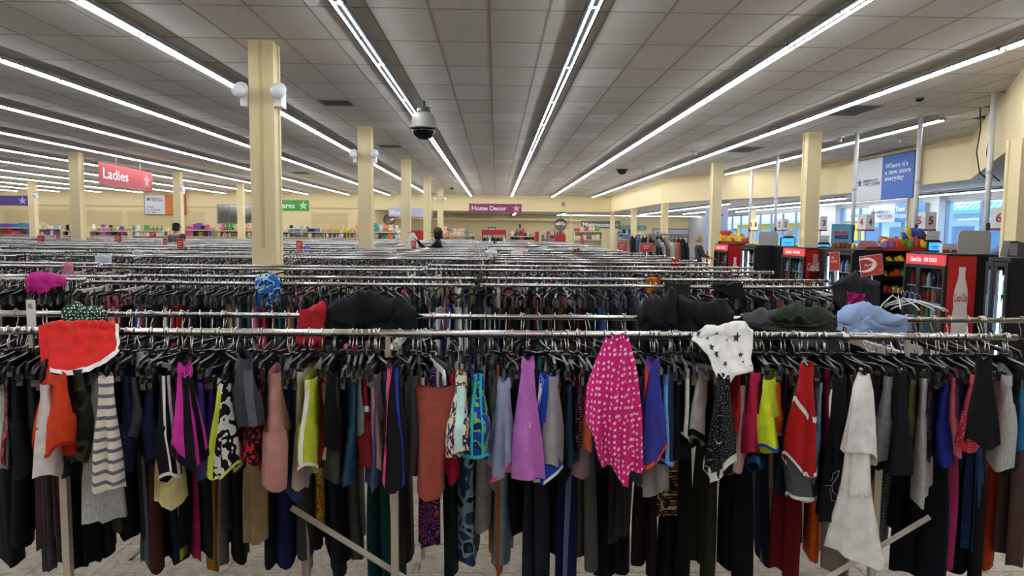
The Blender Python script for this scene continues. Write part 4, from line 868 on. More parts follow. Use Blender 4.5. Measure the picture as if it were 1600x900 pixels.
# wall poster, back wall
p, q = Vector(at(225, 304, 42.6)), Vector(at(291, 336, 42.6))
def logo(parent, w_, h_, x, z, y, blue='#2c3f78'):
    part('logo_star', MB().prism(star_outline(.5*h_, x-.36*w_, z), y-.003, y), M(blue, .5), parent)
    lettering("AMERICA'S", .62*w_, .30*h_, M(blue, .5), parent, (x+.10*w_, y-.003, z+.14*h_), bold=.02); lettering('THRIFT STORES', .70*w_, .26*h_, M(blue, .5), parent, (x+.16*w_, y-.003, z-.22*h_), bold=.02)
    part('logo_swoosh', MB().tube([(x-.1*w_, y-.004, z-.34*h_), (x+.1*w_, y-.004, z-.46*h_), (x+.3*w_, y-.004, z-.45*h_), (x+.52*w_, y-.004, z-.36*h_)], [.002, .02*h_, .02*h_, .002], 4), M('#b03a48', .5), parent)
W1_, H1_ = q.x-p.x, p.z-q.z
t = sign('wall_poster', 'white and orange wall poster about dressing to impress for less', (p+q)/2, W1_, H1_, 0, '#8a4a20', [('Dress\nto impress\nfor less', -.28, -.24, .32, .36, '#3a4a78', .01)], panels=((-.485, .0, -.48, .48, '#d5d8dc'), (.005, .485, -.48, .48, '#c8702c')))
bd = t.children[0]; logo(bd, W1_*.40, H1_*.24, -.25*W1_, .27*H1_, -.02)
part('figure_print', MB().prism([(.2*W1_, -.46*H1_), (.22*W1_, -.1*H1_), (.27*W1_, .1*H1_), (.29*W1_, .3*H1_), (.34*W1_, .33*H1_), (.36*W1_, .1*H1_), (.41*W1_, -.1*H1_), (.42*W1_, -.46*H1_)], -.022, -.016), M('#a85a2c', .6), bd)
# banner on the soffit by the checkouts
ce, w_, h_, rz = quad_sign((1350, 251.6), (1348, 316), (1427, 235), (1424, 309.6), 20.2, 17.3)
ce.x = 10.42
t = sign('wall_banner', "white and blue banner reading Where it's a new store everyday", ce, w_, h_, -math.pi/2, '#3a4a6a', [("Where it's\na new store\neveryday", .25, .10, .40, .42, '#e4eef8', .012)], panels=((-.49, .0, -.485, .485, '#d4d8da'), (.0, .49, -.485, .485, '#2f66b8')), th=.04)
logo(t.children[0], w_*.42, h_*.22, -.24*w_, -.05*h_, -.03)
t = sign('wall_banner', 'white and blue banner thanking shoppers above the entrance', (13.55, 23.5, 2.40), 3.3, .62, -math.pi/2, '#cdd6de', [('Thank you for\nshopping with us', .24, 0, .46, .7, '#e8f2fa', .01)], panels=((.0, .5, -.5, .5, '#3f86cc'),))
logo(t.children[0], 1.4, .42, -.85, 0, -.02)
# ---------------------------------------------------------------- checkout lanes
def pole(x, y, tilt, label): 
    t = thing('pole', label, 'pole', (x, y, 0), group='white checkout poles'); t.rotation_euler = (0, R(tilt), 0)
    part('tube', MB().tube([(0, 0, .9), (0, 0, CE-.01)], .045, 10), M('#d9dadb', .4), t, smooth=True); part('collar', MB().lathe([(.046, 2.6), (.05, 2.6), (.05, 2.66), (.046, 2.66)], 10), M('#b9babb', .4), t)
    part('outlet', MB().box(-.03, -.055, 1.72, .03, -.044, 1.84), M('#4a4a4a', .4), t)
for (x, y, tl), d in zip(((7.75, 10.9, 0), (7.92, 13.06, 0), (7.9, 15.33, 0), (8.0, 19.9, 0), (8.55, 23.6, 1.5)), ('right of lane sign six', 'by lane sign five', 'by lane sign four', 'by lane sign two', 'leaning by lane sign one')): pole(x, y, tl, 'white service pole '+d)
for n_, x0, x1, y0, y1, Y, lit in ((1, 1172, 1184, 343, 361, 23.6, 1), (2, 1215, 1232, 342, 361, 21.3, 0), (3, 1275, 1292, 338, 361, 19.1, 0), (4, 1344, 1366, 335, 361, 16.8, 0), (5, 1434, 1462, 331, 361, 14.5, 0), (6, 1563, 1592, 323, 360, 12.2, 0)):
    a, b_ = Vector(at(x0+(x1-x0)*.45, y0, Y)), Vector(at(x1, y1, Y)); w_, h_ = (b_.x-a.x), a.z-b_.z; d_ = .42
    wd = ['one', 'two', 'three', 'four', 'five', 'six'][n_-1]
    t = thing('lane_sign', '%s checkout lane sign with red number %s' % ('orange-lit' if lit else 'white', wd), 'lane sign', (a.x, Y, b_.z), 0, 'checkout lane signs')
    bx = part('box', MB().box(0, 0, 0, w_, d_, h_), M('#f2c79a', .5, 0, .5) if lit else M('#dcdad8', .5), t)
    part('red_band', MB().box(-.006, -.006, 0, w_+.006, d_+.006, .1*h_), M('#9c2a34', .5), bx)
    NC = M('#9c2a3c', .5); lettering(str(n_), w_*.42, h_*.42, NC, bx, (w_/2, -.008, h_*.55), bold=.03)
    o = lettering(str(n_), d_*.40, h_*.42, NC, bx, (-.008, d_/2, h_*.55), rz=-math.pi/2, bold=.03)
    part('stem', MB().tube([(w_/2, d_/2, .92-b_.z), (w_/2, d_/2, 0)], .02, 6), M('#c9c9c9', .4), t)
LED = M('#dcecff', .5, 0, 5.0); SH = M('#c8ccd0', .4)
BOT = [MB().lathe([(.03, 0), (.034, .01), (.034, .12), (.028, .15), (.012, .19), (.012, .21)], 8).mesh('drink_bottle', M(c, .2), True) for c in ('#b02228', '#1f4c9c', '#2c1510', '#2f8a46', '#d8dce0', '#c8681c')]
BN = ['red', 'blue', 'cola brown', 'green', 'clear', 'orange']
GL2, nt, b = newmat('cooler_glass'); tr = N(nt, 'ShaderNodeBsdfTransparent'); tr.inputs[0].default_value = (.8, .86, .9, 1); gl = N(nt, 'ShaderNodeBsdfGlossy'); gl.inputs['Roughness'].default_value = .05
mxs = N(nt, 'ShaderNodeMixShader'); mxs.inputs[0].default_value = .07; nt.links.new(tr.outputs[0], mxs.inputs[1]); nt.links.new(gl.outputs[0], mxs.inputs[2]); nt.links.new(mxs.outputs[0], nt.nodes['Material Output'].inputs[0])
def bottle_outline(w_, h_):
    pr = [(.5, 0), (.5, .28), (.42, .40), (.46, .55), (.40, .68), (.22, .84), (.19, .93), (.22, .945), (.22, 1.0)]
    return [(-x*w_, z*h_) for x, z in pr][::-1]+[(x*w_, z*h_) for x, z in pr]
def cooler(pxe, Y, h, wpx, ylen, label, side, header=True, led=False, short='cooler'):
    X = xat(pxe, Y, 390); W = wpx*Y/F
    t = thing('drinks_cooler', label, 'drinks cooler', (X, Y, 0), 0, 'checkout drinks coolers')
    e = .04
    part('cabinet', MB().box(0, 0, 0, W, e, h).box(0, ylen-e, 0, W, ylen, h).box(W-e, e, 0, W, ylen-e, h).box(0, e, 0, W-e, ylen-e, .12).box(0, e, h-.04, W-e, ylen-e, h), BLACK, t)
    part('inner_liner', MB().box(W-e-.012, e, .12, W-e-.002, ylen-e, h-.05), M('#a9b2b8', .5), t)
    ht = h-(.17 if header else .05)
    if header:
        hd = part('header', MB().box(-.012, .02, ht, .0, ylen-.02, h-.02), M('#c0303a', .4, 0, .35), t)
        lettering('Coca-Cola', ylen*.26, .07, M('#f4e8e4', .5, 0, .4), hd, (-.016, ylen*.72, h-.095), rz=-math.pi/2, bold=.02, shear=.3); lettering('ICE COLD', ylen*.30, .055, M('#f4e8e4', .5, 0, .4), hd, (-.016, ylen*.36, h-.095), rz=-math.pi/2, bold=.02)
    for y0, y1 in ((.0, ylen*.62), (ylen*.62, ylen)):
        f = .05; d = part('door', MB().box(-.03, y0+.004, .1, -.002, y0+f, ht).box(-.03, y1-f, .1, -.002, y1-.004, ht).box(-.03, y0+f, .1, -.002, y1-f, .1+f).box(-.03, y0+f, ht-f, -.002, y1-f, ht), BLACK, t)
        part('pane', MB().box(-.018, y0+f, .1+f, -.012, y1-f, ht-f), GL2, d); part('handle', MB().tube([(-.05, y1-f-.01, .55), (-.05, y1-f-.01, .95)], .009, 6), M('#2a2a2c', .3), d)
        if led: part('light_strip', MB().box(.0, y1-f-.03, .2, .012, y1-f-.01, ht-.1), LED, d)
    n_ = 4; k = 0
    for s in range(n_):
        z = .16+s*(ht-.25)/n_; part('shelf', MB().box(.01, e, z-.012, W-e-.015, ylen-e, z), SH, t)
        for q in range(7):
            c = rnd.randrange(6); yy = .09+q*(ylen-.18)/6
            tag(link('drink_bottle', BOT[c], None, (X+.07, Y+yy, z)), '%s drink bottle standing in the %s' % (BN[c], short), 'bottle', 'bottles in the '+short)
    if side:
        pn = part('side_panel', MB().box(.015, -.008, .1, W-.015, -.001, h-.03), M('#b3161e', .35), t)
        if side == 'white':
            part('bottle_print', MB().prism([(x+W/2, z+.2) for x, z in bottle_outline(W*.52, h*.72)], -.011, -.008), M('#d9d6d4', .5), pn)
            lettering('Coca-Cola', W*.44, h*.085, M('#a8202a', .5), pn, (W/2, -.014, .2+h*.40), bold=.015, shear=.3)
        elif side == 'cola':
            part('bottle_print', MB().prism([(x+W/2, z+.15) for x, z in bottle_outline(W*.62, h*.80)], -.011, -.008), M('#54200f', .25), pn)
            part('bottle_neck_print', MB().prism([(x+W/2, z+.15) for x, z in bottle_outline(W*.62, h*.80) if z > h*.50], -.014, -.011), M('#a89078', .3), pn)
            lettering('Coca-Cola', W*.80, h*.12, M('#eee6e2', .5), pn, (W/2, -.017, .98), bold=.02, shear=.3)
        else:
            part('bottle_print', MB().prism([(x+W/2, z+.1) for x, z in bottle_outline(W*.42, h*.68)], -.011, -.008), M('#d9d6d4', .5), pn)
    return t
cooler(1481, 9.8, 1.37, 49, 1.0, 'drinks cooler with red side showing a white bottle, nearest of the red ones', 'white', short='cooler with the white bottle side')
cooler(1259, 14.0, 1.36, 31, 1.1, 'drinks cooler with red side showing a brown cola bottle', 'cola', short='cooler with the cola bottle side')
cooler(1138, 18.2, 1.36, 22, 1.1, 'drinks cooler with plain red side, farthest of the red ones', 'small', short='farthest red-sided cooler')
cooler(1335, 11.9, 1.38, 46, 1.0, 'black-sided drinks cooler with lit doors behind the Active sign', None, False, True, 'black-sided cooler behind the Active sign')
cooler(1181, 16.1, 1.37, 37, .9, 'black-sided drinks cooler with pale glass door, beyond the cola bottle cooler', None, False, True, 'far black-sided cooler')
cooler(1581, 7.7, 1.385, 60, .36, 'black drinks cooler with bright lit door at the right picture edge', None, False, True, 'cooler at the picture edge')
# counters
for Y, d in ((12.05, 'six'), (14.35, 'five'), (16.65, 'four'), (18.95, 'three'), (21.15, 'two'), (23.45, 'one')):
    t = thing('checkout_counter', 'black and grey checkout counter of lane '+d, 'counter', (8.0, Y, 0), 0, 'checkout counters')
    part('cabinet', MB().box(0, 0, 0, 1.9, .7, .86), M('#2b2b2e', .5), t); part('worktop', MB().box(-.05, -.03, .86, 1.95, .73, .92), M('#55565a', .4), t); part('belt', MB().box(.1, .1, .921, 1.0, .6, .935), M('#151517', .7), t)
    part('end_panel', MB().box(-.04, .02, .935, .0, .68, 1.33), BLACK, t)
for x0, x1, y0, y1, d in ((6.85, 8.0, 10.3, 10.75, 'behind the white bottle cooler'), (7.3, 8.1, 11.1, 12.1, 'below the blue monitor by the snack rack'), (6.55, 7.3, 12.95, 13.95, 'under the brain freeze card'), (6.5, 8.0, 15.85, 17.2, 'behind the cola bottle cooler'), (7.15, 7.7, 14.5, 14.9, 'under the blue standing poster')):
    t = thing('till_desk', 'tall black till desk '+d, 'desk', (x0, y0, 0), 0, 'till desks'); part('cabinet', MB().box(0, 0, 0, x1-x0, y1-y0, 1.33), BLACK, t); part('worktop', MB().box(-.02, -.02, 1.33, x1-x0+.02, y1-y0+.02, 1.36), M('#303034', .4), t)
# sweets and snacks
SW = ['#e2b818', '#d84a1c', '#c42a2a', '#3a8a3a', '#8a5aa0', '#e07a1c', '#d8c840', '#2c4a9c', '#b03a6a', '#7a3a1c']
SWN = ['yellow', 'orange-red', 'red', 'green', 'purple', 'orange', 'pale yellow', 'blue', 'pink', 'brown']
def bag_mesh(w_, h_, d_):
    rings = [[(-w_/2, 0, z), (-w_*.2, -b_, z), (w_*.2, -b_, z), (w_/2, 0, z), (w_*.2, b_, z), (-w_*.2, b_, z)] for z, b_ in ((0, .004), (.05*h_, d_*.6), (.45*h_, d_), (.9*h_, d_*.55), (h_, .004))]
    return MB().loft(rings, cap=True)
bagme = [bag_mesh(.11, .14, .03).mesh('snack_bag', M(c, .35), True) for c in SW]
def bag(x, y, z, c, where, sc=1, grp='sweet and snack bags'):
    o = tag(link('snack_bag', bagme[c], None, (x, y, z), (R(rnd.uniform(-40, -5)), R(rnd.uniform(-18, 18)), R(rnd.uniform(-35, 35)))), '%s sweet bag %s' % (SWN[c], where), 'snack bag', grp); o.scale = (sc*rnd.uniform(1.0, 1.35),)*3
def snack_rack(x, y, w_, label, short, zs, cols, topn):
    t = thing('snack_rack', label, 'snack rack', (x, y, 0)); part('frame', MB().box(0, .3, 0, w_, .34, zs[-1]+.05).box(0, 0, 0, .02, .34, zs[-1]-.06).box(w_-.02, 0, 0, w_, .34, zs[-1]-.06), BLACK, t)
    for z in zs:
        part('tray', MB().box(.02, 0, z-.015, w_-.02, .30, z).box(.02, -.01, z-.015, w_-.02, 0, z+.05), M('#b03a22', .5) if z > 1.2 else BLACK, t)
        for row in range(3 if z > 1.2 else 1):
            for q in range(topn): bag(x+.06+q*(w_-.12)/(topn-1), y+.05+row*.10+rnd.uniform(-.02, .02), z+.005+row*.05, rnd.choice(cols), 'on the %s, %s' % (short, 'upper trays' if z > 1.2 else 'lower shelves'))
snack_rack(xat(1383, 12.35, 380), 12.35, .78, 'snack rack with sweets stacked on slanted red trays beside the white bottle cooler', 'rack beside the white bottle cooler', (.55, .85, 1.12, 1.37), [0, 1, 1, 2, 0, 5, 6, 3, 4], 7)
p = at(1440, 372, 12.5)
for q in range(10): bag(p[0]-.22+.05*q, 12.62, 1.56+.06*(q % 2), rnd.choice([0, 6, 9, 7]), 'piled on top of the rack beside the white bottle cooler')
part('top_step', MB().box(.3, .18, 1.38, .76, .34, 1.56), M('#c8a018', .5), [o for o in bpy.data.objects if o.name == 'snack_rack'][0])
t = thing('sweets_box', 'red slanted sweets box left of the snack rack', 'box', (xat(1350, 12.4, 385), 12.4, 1.36)); part('tray', MB().add([(0, 0, 0), (.3, 0, 0), (.3, .25, 0), (0, .25, 0), (.05, 0, .06), (.3, 0, .06), (.3, .25, .17), (.05, .25, .17)], [(3,2,1,0),(4,5,6,7),(0,1,5,4),(1,2,6,5),(2,3,7,6),(3,0,4,7)]), M('#7a1a20', .5), t); part('rim', MB().box(-.01, -.012, 0, .31, 0, .03), M('#c2482a', .5), t)
snack_rack(xat(1128, 19.9, 375), 19.9, .80, 'snack rack of yellow sweets on the first lane counter', 'rack of yellow sweets on lane one', (1.1, 1.37), [0, 0, 6, 1, 5], 8)
for q in range(8): bag(xat(1130+2*q, 20.2, 360), 20.25, 1.56, rnd.choice([0, 2, 9]), 'piled on top of the rack of yellow sweets')
for q in range(9): bag(xat(1303+4*q, 13.0, 388), 13.0, 1.37, rnd.choice([9, 9, 6]), 'lying on the counter below the brain freeze sign', .8)
# brain freeze card
p, q = Vector(at(1300, 350, 13.5)), Vector(at(1328, 386, 13.5)); w_, h_ = q.x-p.x, p.z-q.z
t = thing('advert_card', 'light blue advert card with pink Brain Freeze lettering', 'advert card', (p.x, 13.5, q.z), R(-8))
part('card', MB().box(0, 0, 0, w_, .02, h_), M('#6ab0cc', .4), t); lettering('BRAIN', w_*.68, h_*.16, M('#d83a6a', .4), t, (w_*.5, -.004, h_*.62), bold=.05); lettering('FREEZE', w_*.68, h_*.15, M('#1c2a5a', .4), t, (w_*.5, -.004, h_*.43), bold=.05); part('base_strip', MB().box(0, -.003, 0, w_, 0, h_*.16), M('#d8dcb8', .5), t); part('foot', MB().box(.05, 0, 1.36-q.z, w_-.05, .06, 0), BLACK, t)
# monitors, shields, papers
def monitor(x0, x1, y0, y1, Y, label):
    p, q = Vector(at(x0, y0, Y)), Vector(at(x1, y1, Y)); w_, h_ = q.x-p.x, p.z-q.z
    t = thing('till_monitor', label, 'monitor', (p.x, Y, q.z), 0, 'till monitors'); part('casing', MB().box(0, 0, 0, w_, .04, h_), BLACK, t); part('screen', MB().box(.02, -.004, .02, w_-.02, 0, h_-.02), M('#3a86c8', .3, 0, .8), t); part('screen_text', MB().box(w_*.25, -.006, h_*.45, w_*.75, -.004, h_*.52).box(w_*.3, -.006, h_*.3, w_*.7, -.004, h_*.35), M('#1c4c8c', .3), t); part('stand', MB().box(w_/2-.04, .02, 1.36-q.z, w_/2+.04, .05, 0), BLACK, t)
monitor(1450, 1471, 377, 393, 11.8, 'blue till monitor beside the snack rack'); monitor(1220, 1242, 371, 386, 16.6, 'blue till monitor between the lane one and two signs'); monitor(1276, 1297, 381, 389, 15.9, 'dark-edged till monitor behind the cola bottle cooler')
def shield(x0, x1, y0, y1, Y, label):
    p, q = Vector(at(x0, y0, Y)), Vector(at(x1, y1, Y)); w_, h_ = q.x-p.x, p.z-q.z; r_ = .07
    ol = [(0, 0), (w_, 0)]+[(w_-r_+r_*math.cos(a), h_-r_+r_*math.sin(a)) for a in [R(k*18) for k in range(6)]]+[(r_+r_*math.cos(a), h_-r_+r_*math.sin(a)) for a in [R(90+k*18) for k in range(6)]]
    t = thing('counter_shield', label, 'counter shield', (p.x, Y, q.z)); part('panel', MB().prism(ol, 0, .012), M('#b9b7b4', .3), t); part('foot', MB().box(.05, -.05, 1.36-q.z, .12, .05, .01).box(w_-.12, -.05, 1.36-q.z, w_-.05, .05, .01), M('#9a9a9a', .4), t); return t
shield(1498, 1547, 360, 396, 10.4, 'grey rounded counter shield above the white bottle cooler'); shield(1186, 1215, 362, 386, 16.9, 'grey rounded counter shield above the far black-sided cooler')
def papers(x0, x1, y0, y1, Y, label):
    p, q = Vector(at(x0, y0, Y)), Vector(at(x1, y1, Y)); w_, h_ = q.x-p.x, p.z-q.z
    t = thing('paper_holder', label, 'paper holder', (p.x, Y, q.z), 0, 'counter paper holders'); part('paper', MB().add([(0, 0, .03), (w_*.8, 0, .03), (w_, .06, h_), (w_*.2, .06, h_), (0, .012, .03), (w_*.8, .012, .03), (w_, .072, h_), (w_*.2, .072, h_)], [(0,1,2,3),(7,6,5,4),(0,4,5,1),(1,5,6,2),(2,6,7,3),(3,7,4,0)]), M('#c4c8cc', .5), t); part('printed_lines', MB().box(w_*.2, -.006, h_*.4, w_*.7, -.002, h_*.45), M('#8a8e94', .5), t); part('holder', MB().box(-.01, -.02, 0, w_*.85, .05, .035).box(w_*.35, 0, 1.36-q.z, w_*.5, .03, 0), BLACK, t)
papers(1448, 1472, 361, 378, 11.9, 'white paper holder above the till monitor by the snack rack'); papers(1227, 1242, 360, 371, 16.7, 'white paper holder above the till monitor by lane two'); papers(1281, 1298, 368, 381, 15.95, 'white paper holder below lane sign three')
for k, x in enumerate((1472, 1486)):
    p = Vector(at(x, 396, 11.2)); t = thing('leaflet_box', 'small white and red leaflet box, %s of two right of the till monitor' % ('left' if k == 0 else 'right'), 'leaflet box', p, 0, 'leaflet boxes'); part('box', MB().box(0, 0, 0, .12, .08, .16), M('#d9d6d6', .5), t); part('red_front', MB().box(.004, -.004, .01, .116, 0, .06), M('#b83a40', .5), t)
p = Vector(at(1573, 403, 8.1)); t = thing('receipt_printer', 'dark grey till printer on the cooler at the right picture edge', 'printer', (p.x, 8.1, 1.386), R(-20)); part('body', MB().prism([(0, 0), (.34, 0), (.34, .12), (.1, .19), (.03, .19)], 0, .25), M('#3c3c3e', .5), t); part('side_plate', MB().box(.02, -.006, .02, .10, 0, .16), M('#7a7a78', .5), t)
t = thing('blue_standee', 'blue standing poster behind the brain freeze card', 'poster', (xat(1318, 14.6, 365), 14.6, 1.35)); part('board', MB().box(0, 0, 0, .22, .03, .5), M('#2c5cb4', .5), t); part('stand', MB().box(.05, .03, .01, .17, .06, .2), BLACK, t)
p = Vector(at(1101, 392, 24)); t = thing('window_poster', 'pale blue upright poster left of the first lane', 'poster', p); part('board', MB().box(0, 0, 0, .78, .03, 1.5), M('#b4c0e6', .5), t); [part('print_line', MB().box(.2, -.004, 1.2-.12*k, .6-.06*k, 0, 1.26-.12*k), M('#5a6ab4', .5), t) for k in range(3)]; part('star', MB().prism(star_outline(.12, .39, .25), -.006, -.001), M('#3a4a9c', .5), t); part('foot', MB().box(.1, -.1, -1.1, .68, .13, 0), BLACK, t)
# ---------------------------------------------------------------- shelving and goods at the back
GC = [('pink', '#d8508c'), ('teal', '#3aa0a8'), ('purple', '#7a4aa0'), ('white', '#e2e0dc'), ('red', '#c02c3a'), ('blue', '#4a78c0'), ('cream', '#d8c8a0'), ('black', '#1a1a1c'), ('orange', '#dc7a34'), ('pale blue', '#9cc4d8'), ('brown', '#7a5238'), ('green', '#5a9a50'), ('peach', '#e4b090'), ('yellow', '#d8bc3c'), ('grey', '#8a8c8e')]
def plush():
    mb = MB(); 
    def ball(c, r_, n=8):
        mb.lathe([(r_*.05, -r_), (r_*.7, -r_*.7), (r_, 0), (r_*.7, r_*.7), (r_*.05, r_)], n, c)
    ball((0, 0, .11), .11); ball((0, -.02, .26), .085); ball((-.07, 0, .335), .035, 6); ball((.07, 0, .335), .035, 6); ball((-.11, -.06, .14), .045, 6); ball((.11, -.06, .14), .045, 6); ball((-.07, -.1, .04), .05, 6); ball((.07, -.1, .04), .05, 6); return mb
SHP = {'box': MB().box(-.10, -.07, 0, .10, .07, .26).box(-.102, -.072, .20, .102, .072, .215), 'carton': MB().box(-.16, -.1, 0, .16, .1, .16).box(-.165, -.02, .158, .165, .02, .164), 'bottle': MB().lathe([(.04, 0), (.045, .02), (.045, .16), (.015, .21), (.015, .25)], 10),
       'vase': MB().lathe([(.05, 0), (.09, .08), (.075, .17), (.035, .22), (.05, .27)], 12), 'plush toy': plush(), 'bag': bag_mesh(.26, .28, .06), 'lamp': MB().lathe([(.06, 0), (.06, .02), (.015, .04), (.015, .18), (.12, .18), (.07, .34)], 12), 'book': MB().box(-.02, -.09, 0, .02, .09, .24).box(-.016, -.092, .004, .016, .085, .236)}
GM = {}
def goods(kind, c, x, y, z, where, sc=1, grp='goods on the back shelves'):
    k = (kind, c[0])
    if k not in GM: GM[k] = SHP[kind].mesh(kind.replace(' ', '_'), M(c[1], .5), kind in ('vase', 'bottle', 'plush toy'))
    o = tag(link(kind.replace(' ', '_'), GM[k], None, (x, y, z), (0, 0, rnd.uniform(-.5, .5))), '%s %s %s' % (c[0], kind, where), kind.split()[0] if kind != 'plush toy' else 'plush toy', grp); o.scale = (sc,)*3; return o
def gondola(x0, x1, Y, zt, label, short_, kinds, cols, col=SHELF, zlow=1.25, gap=.21, fill=.95):
    a, b_ = xat(x0, Y, 370), xat(x1, Y, 370)
    t = thing('shelf_unit', label, 'shelf unit', (a, Y, 0), 0, 'tan shelf units'); w_ = b_-a
    part('back_panel', MB().box(0, .42, 0, w_, .46, zt+.12), col, t); part('base', MB().box(0, 0, 0, w_, .42, .15), col, t)
    for xx in (0, w_-.03): part('upright', MB().box(xx, .0, .15, xx+.03, .42, zt), col, t)
    for z in (zlow-.42, zlow, zt): part('shelf', MB().box(.03, -.03, z-.03, w_-.03, .42, z).box(.03, -.035, z-.05, w_-.03, -.03, z), M('#cfc4aa', .5), t)
    for z, lv in ((zlow, 'lower shelf'), (zt, 'top shelf')):
        x = .15
        while x < w_-.12:
            if rnd.random() < fill: goods(rnd.choice(kinds), rnd.choice(cols), a+x, Y+.16+rnd.uniform(-.05, .08), z, 'on the %s of the %s' % (lv, short_), rnd.uniform(.8, 1.25))
            x += gap*rnd.uniform(.8, 1.4)
c_ = lambda *n: [g for g in GC if g[0] in n]
gondola(-4, 47, 38, 1.62, 'tan shelf unit of pink and teal toys left of the purple sign pillar', 'leftmost toy shelves', ['box', 'bottle', 'carton'], c_('pink', 'teal', 'purple', 'white', 'red', 'blue'))
gondola(52, 95, 37, 1.58, 'tan shelf unit of pale boxed goods right of the purple sign pillar', 'shelves right of the purple sign pillar', ['carton', 'box'], c_('pale blue', 'purple', 'white', 'teal', 'cream'))
gondola(97, 120, 36, 1.50, 'tan shelf unit of black books before the Ladies pillar', 'book shelves before the Ladies pillar', ['book', 'book'], c_('black', 'black', 'brown', 'white'), gap=.09)
gondola(140, 200, 36, 1.50, 'low tan shelf unit with scattered goods right of the Ladies pillar', 'shelves right of the Ladies pillar', ['lamp', 'bottle', 'box', 'vase'], c_('pink', 'white', 'purple', 'black', 'red'), fill=.7)
gondola(203, 262, 38, 1.52, 'tan shelf unit with dark gap below the orange poster', 'shelves below the orange poster', ['carton', 'box', 'vase'], c_('cream', 'white', 'green', 'black'))
gondola(284, 332, 36, 1.60, 'tan shelf unit of bright pink goods right of the poster pillar', 'shelves right of the poster pillar', ['carton', 'bag', 'box'], c_('pink', 'purple', 'black', 'orange', 'pink'))
gondola(336, 396, 36, 1.58, 'tan shelf unit of peach plush left of the tallest pillar', 'plush shelves left of the tallest pillar', ['plush toy', 'vase', 'plush toy'], c_('peach', 'pink', 'green', 'cream'))
gondola(436, 505, 36, 1.55, 'tan shelf unit of kitchenware right of the tallest pillar', 'kitchenware shelves', ['vase', 'carton', 'lamp', 'bottle'], c_('white', 'black', 'pale blue', 'cream', 'blue', 'grey'))
gondola(506, 562, 36, 1.55, 'tan shelf unit of pale crockery left of the second pillar', 'crockery shelves', ['vase', 'bottle', 'plush toy'], c_('white', 'cream', 'peach', 'pale blue', 'yellow'))
gondola(581, 627, 33, 1.58, 'tan shelf unit of plush toys right of the second pillar', 'plush shelves right of the second pillar', ['plush toy'], c_('white', 'teal', 'orange', 'brown', 'cream', 'pink'))
gondola(690, 742, 34, 1.45, 'tan shelf unit of big peach and white plush toys', 'plush shelves under the Home Decor sign', ['plush toy', 'plush toy'], c_('peach', 'white', 'cream', 'grey'), fill=1)
gondola(796, 836, 34, 1.45, 'tan shelf unit of vases right of the far red clothes rack', 'vase shelves', ['vase', 'lamp', 'bottle'], c_('brown', 'white', 'cream', 'black'))
gondola(898, 941, 40, 1.72, 'pale shelf unit of baskets under the Mattresses sign', 'basket shelves under the Mattresses sign', ['bag', 'vase', 'carton'], c_('cream', 'red', 'green', 'brown'), M('#c9c2aa', .6))
gondola(846, 884, 45, 1.5, 'low pale bookshelf unit left of the round mirror', 'far bookshelves', ['book', 'book', 'box'], c_('red', 'white', 'pink', 'brown'), M('#c9c2b4', .6), gap=.1)
gondola(966, 1000, 44, 1.6, 'tan shelf unit of dark goods right of the Mattresses pillar', 'shelves right of the Mattresses pillar', ['bag', 'box', 'carton'], c_('blue', 'black', 'grey', 'pale blue'))
# tall red display panels
for x0, x1, y0, Y, d in ((642, 662, 360, 31, 'behind the white garment held up'), (813, 818, 361, 34, 'left of the vase shelves'), (836, 842, 362, 33.9, 'right of the vase shelves'), (868, 884, 366, 41, 'left of the basket shelves')):
    p = at(x0, y0, Y); q = at(x1, y0, Y); t = thing('display_panel', 'tall red display panel '+d, 'display panel', (p[0], Y, 0), 0, 'red display panels'); part('panel', MB().box(0, 0, .1, q[0]-p[0], .06, p[2]), RED, t); part('base', MB().box(-.02, -.1, 0, q[0]-p[0]+.02, .16, .1), M('#8a1a22', .5), t)
# mirrors
p, q = at(339, 320, 42.6), at(393, 349, 42.6); MIR = M('#b4b4b0', .12, .9); t = thing('wall_mirror', 'wide mirror panel on the far wall left of the tallest pillar', 'mirror', (p[0], 42.66, q[2])); w_, h_ = q[0]-p[0], p[2]-q[2]
part('frame', MB().box(-.04, 0, -.04, w_+.04, .04, h_+.04), M('#9a9a96', .5), t)
for k in range(3): part('pane', MB().box(w_*k/3+.02, -.012, 0, w_*(k+1)/3-.02, -.001, h_), MIR, t)
for px, py, rr, Y, d in ((876, 351, .36, 43.5, 'left of the Mattresses sign'), (608, 343, .34, 45, 'beside the lavender Books sign')):
    p = at(px, py, Y); t = thing('convex_mirror', 'round convex security mirror '+d, 'mirror', p, 0, 'convex security mirrors'); part('dome', MB().lathe([(rr, 0), (rr*.9, -.06), (rr*.6, -.13), (rr*.3, -.16), (.01, -.17)], 20, axis='y'), MIR, t, smooth=True); part('rim', MB().lathe([(rr, .0), (rr+.025, -.01), (rr+.025, .03), (rr, .03)], 20, axis='y'), M('#5a5a58', .5), t); part('bracket', MB().tube([(0, .03, 0), (0, .2, rr), (0, .2, LC-p[2])], .015, 6), BLACK, t)
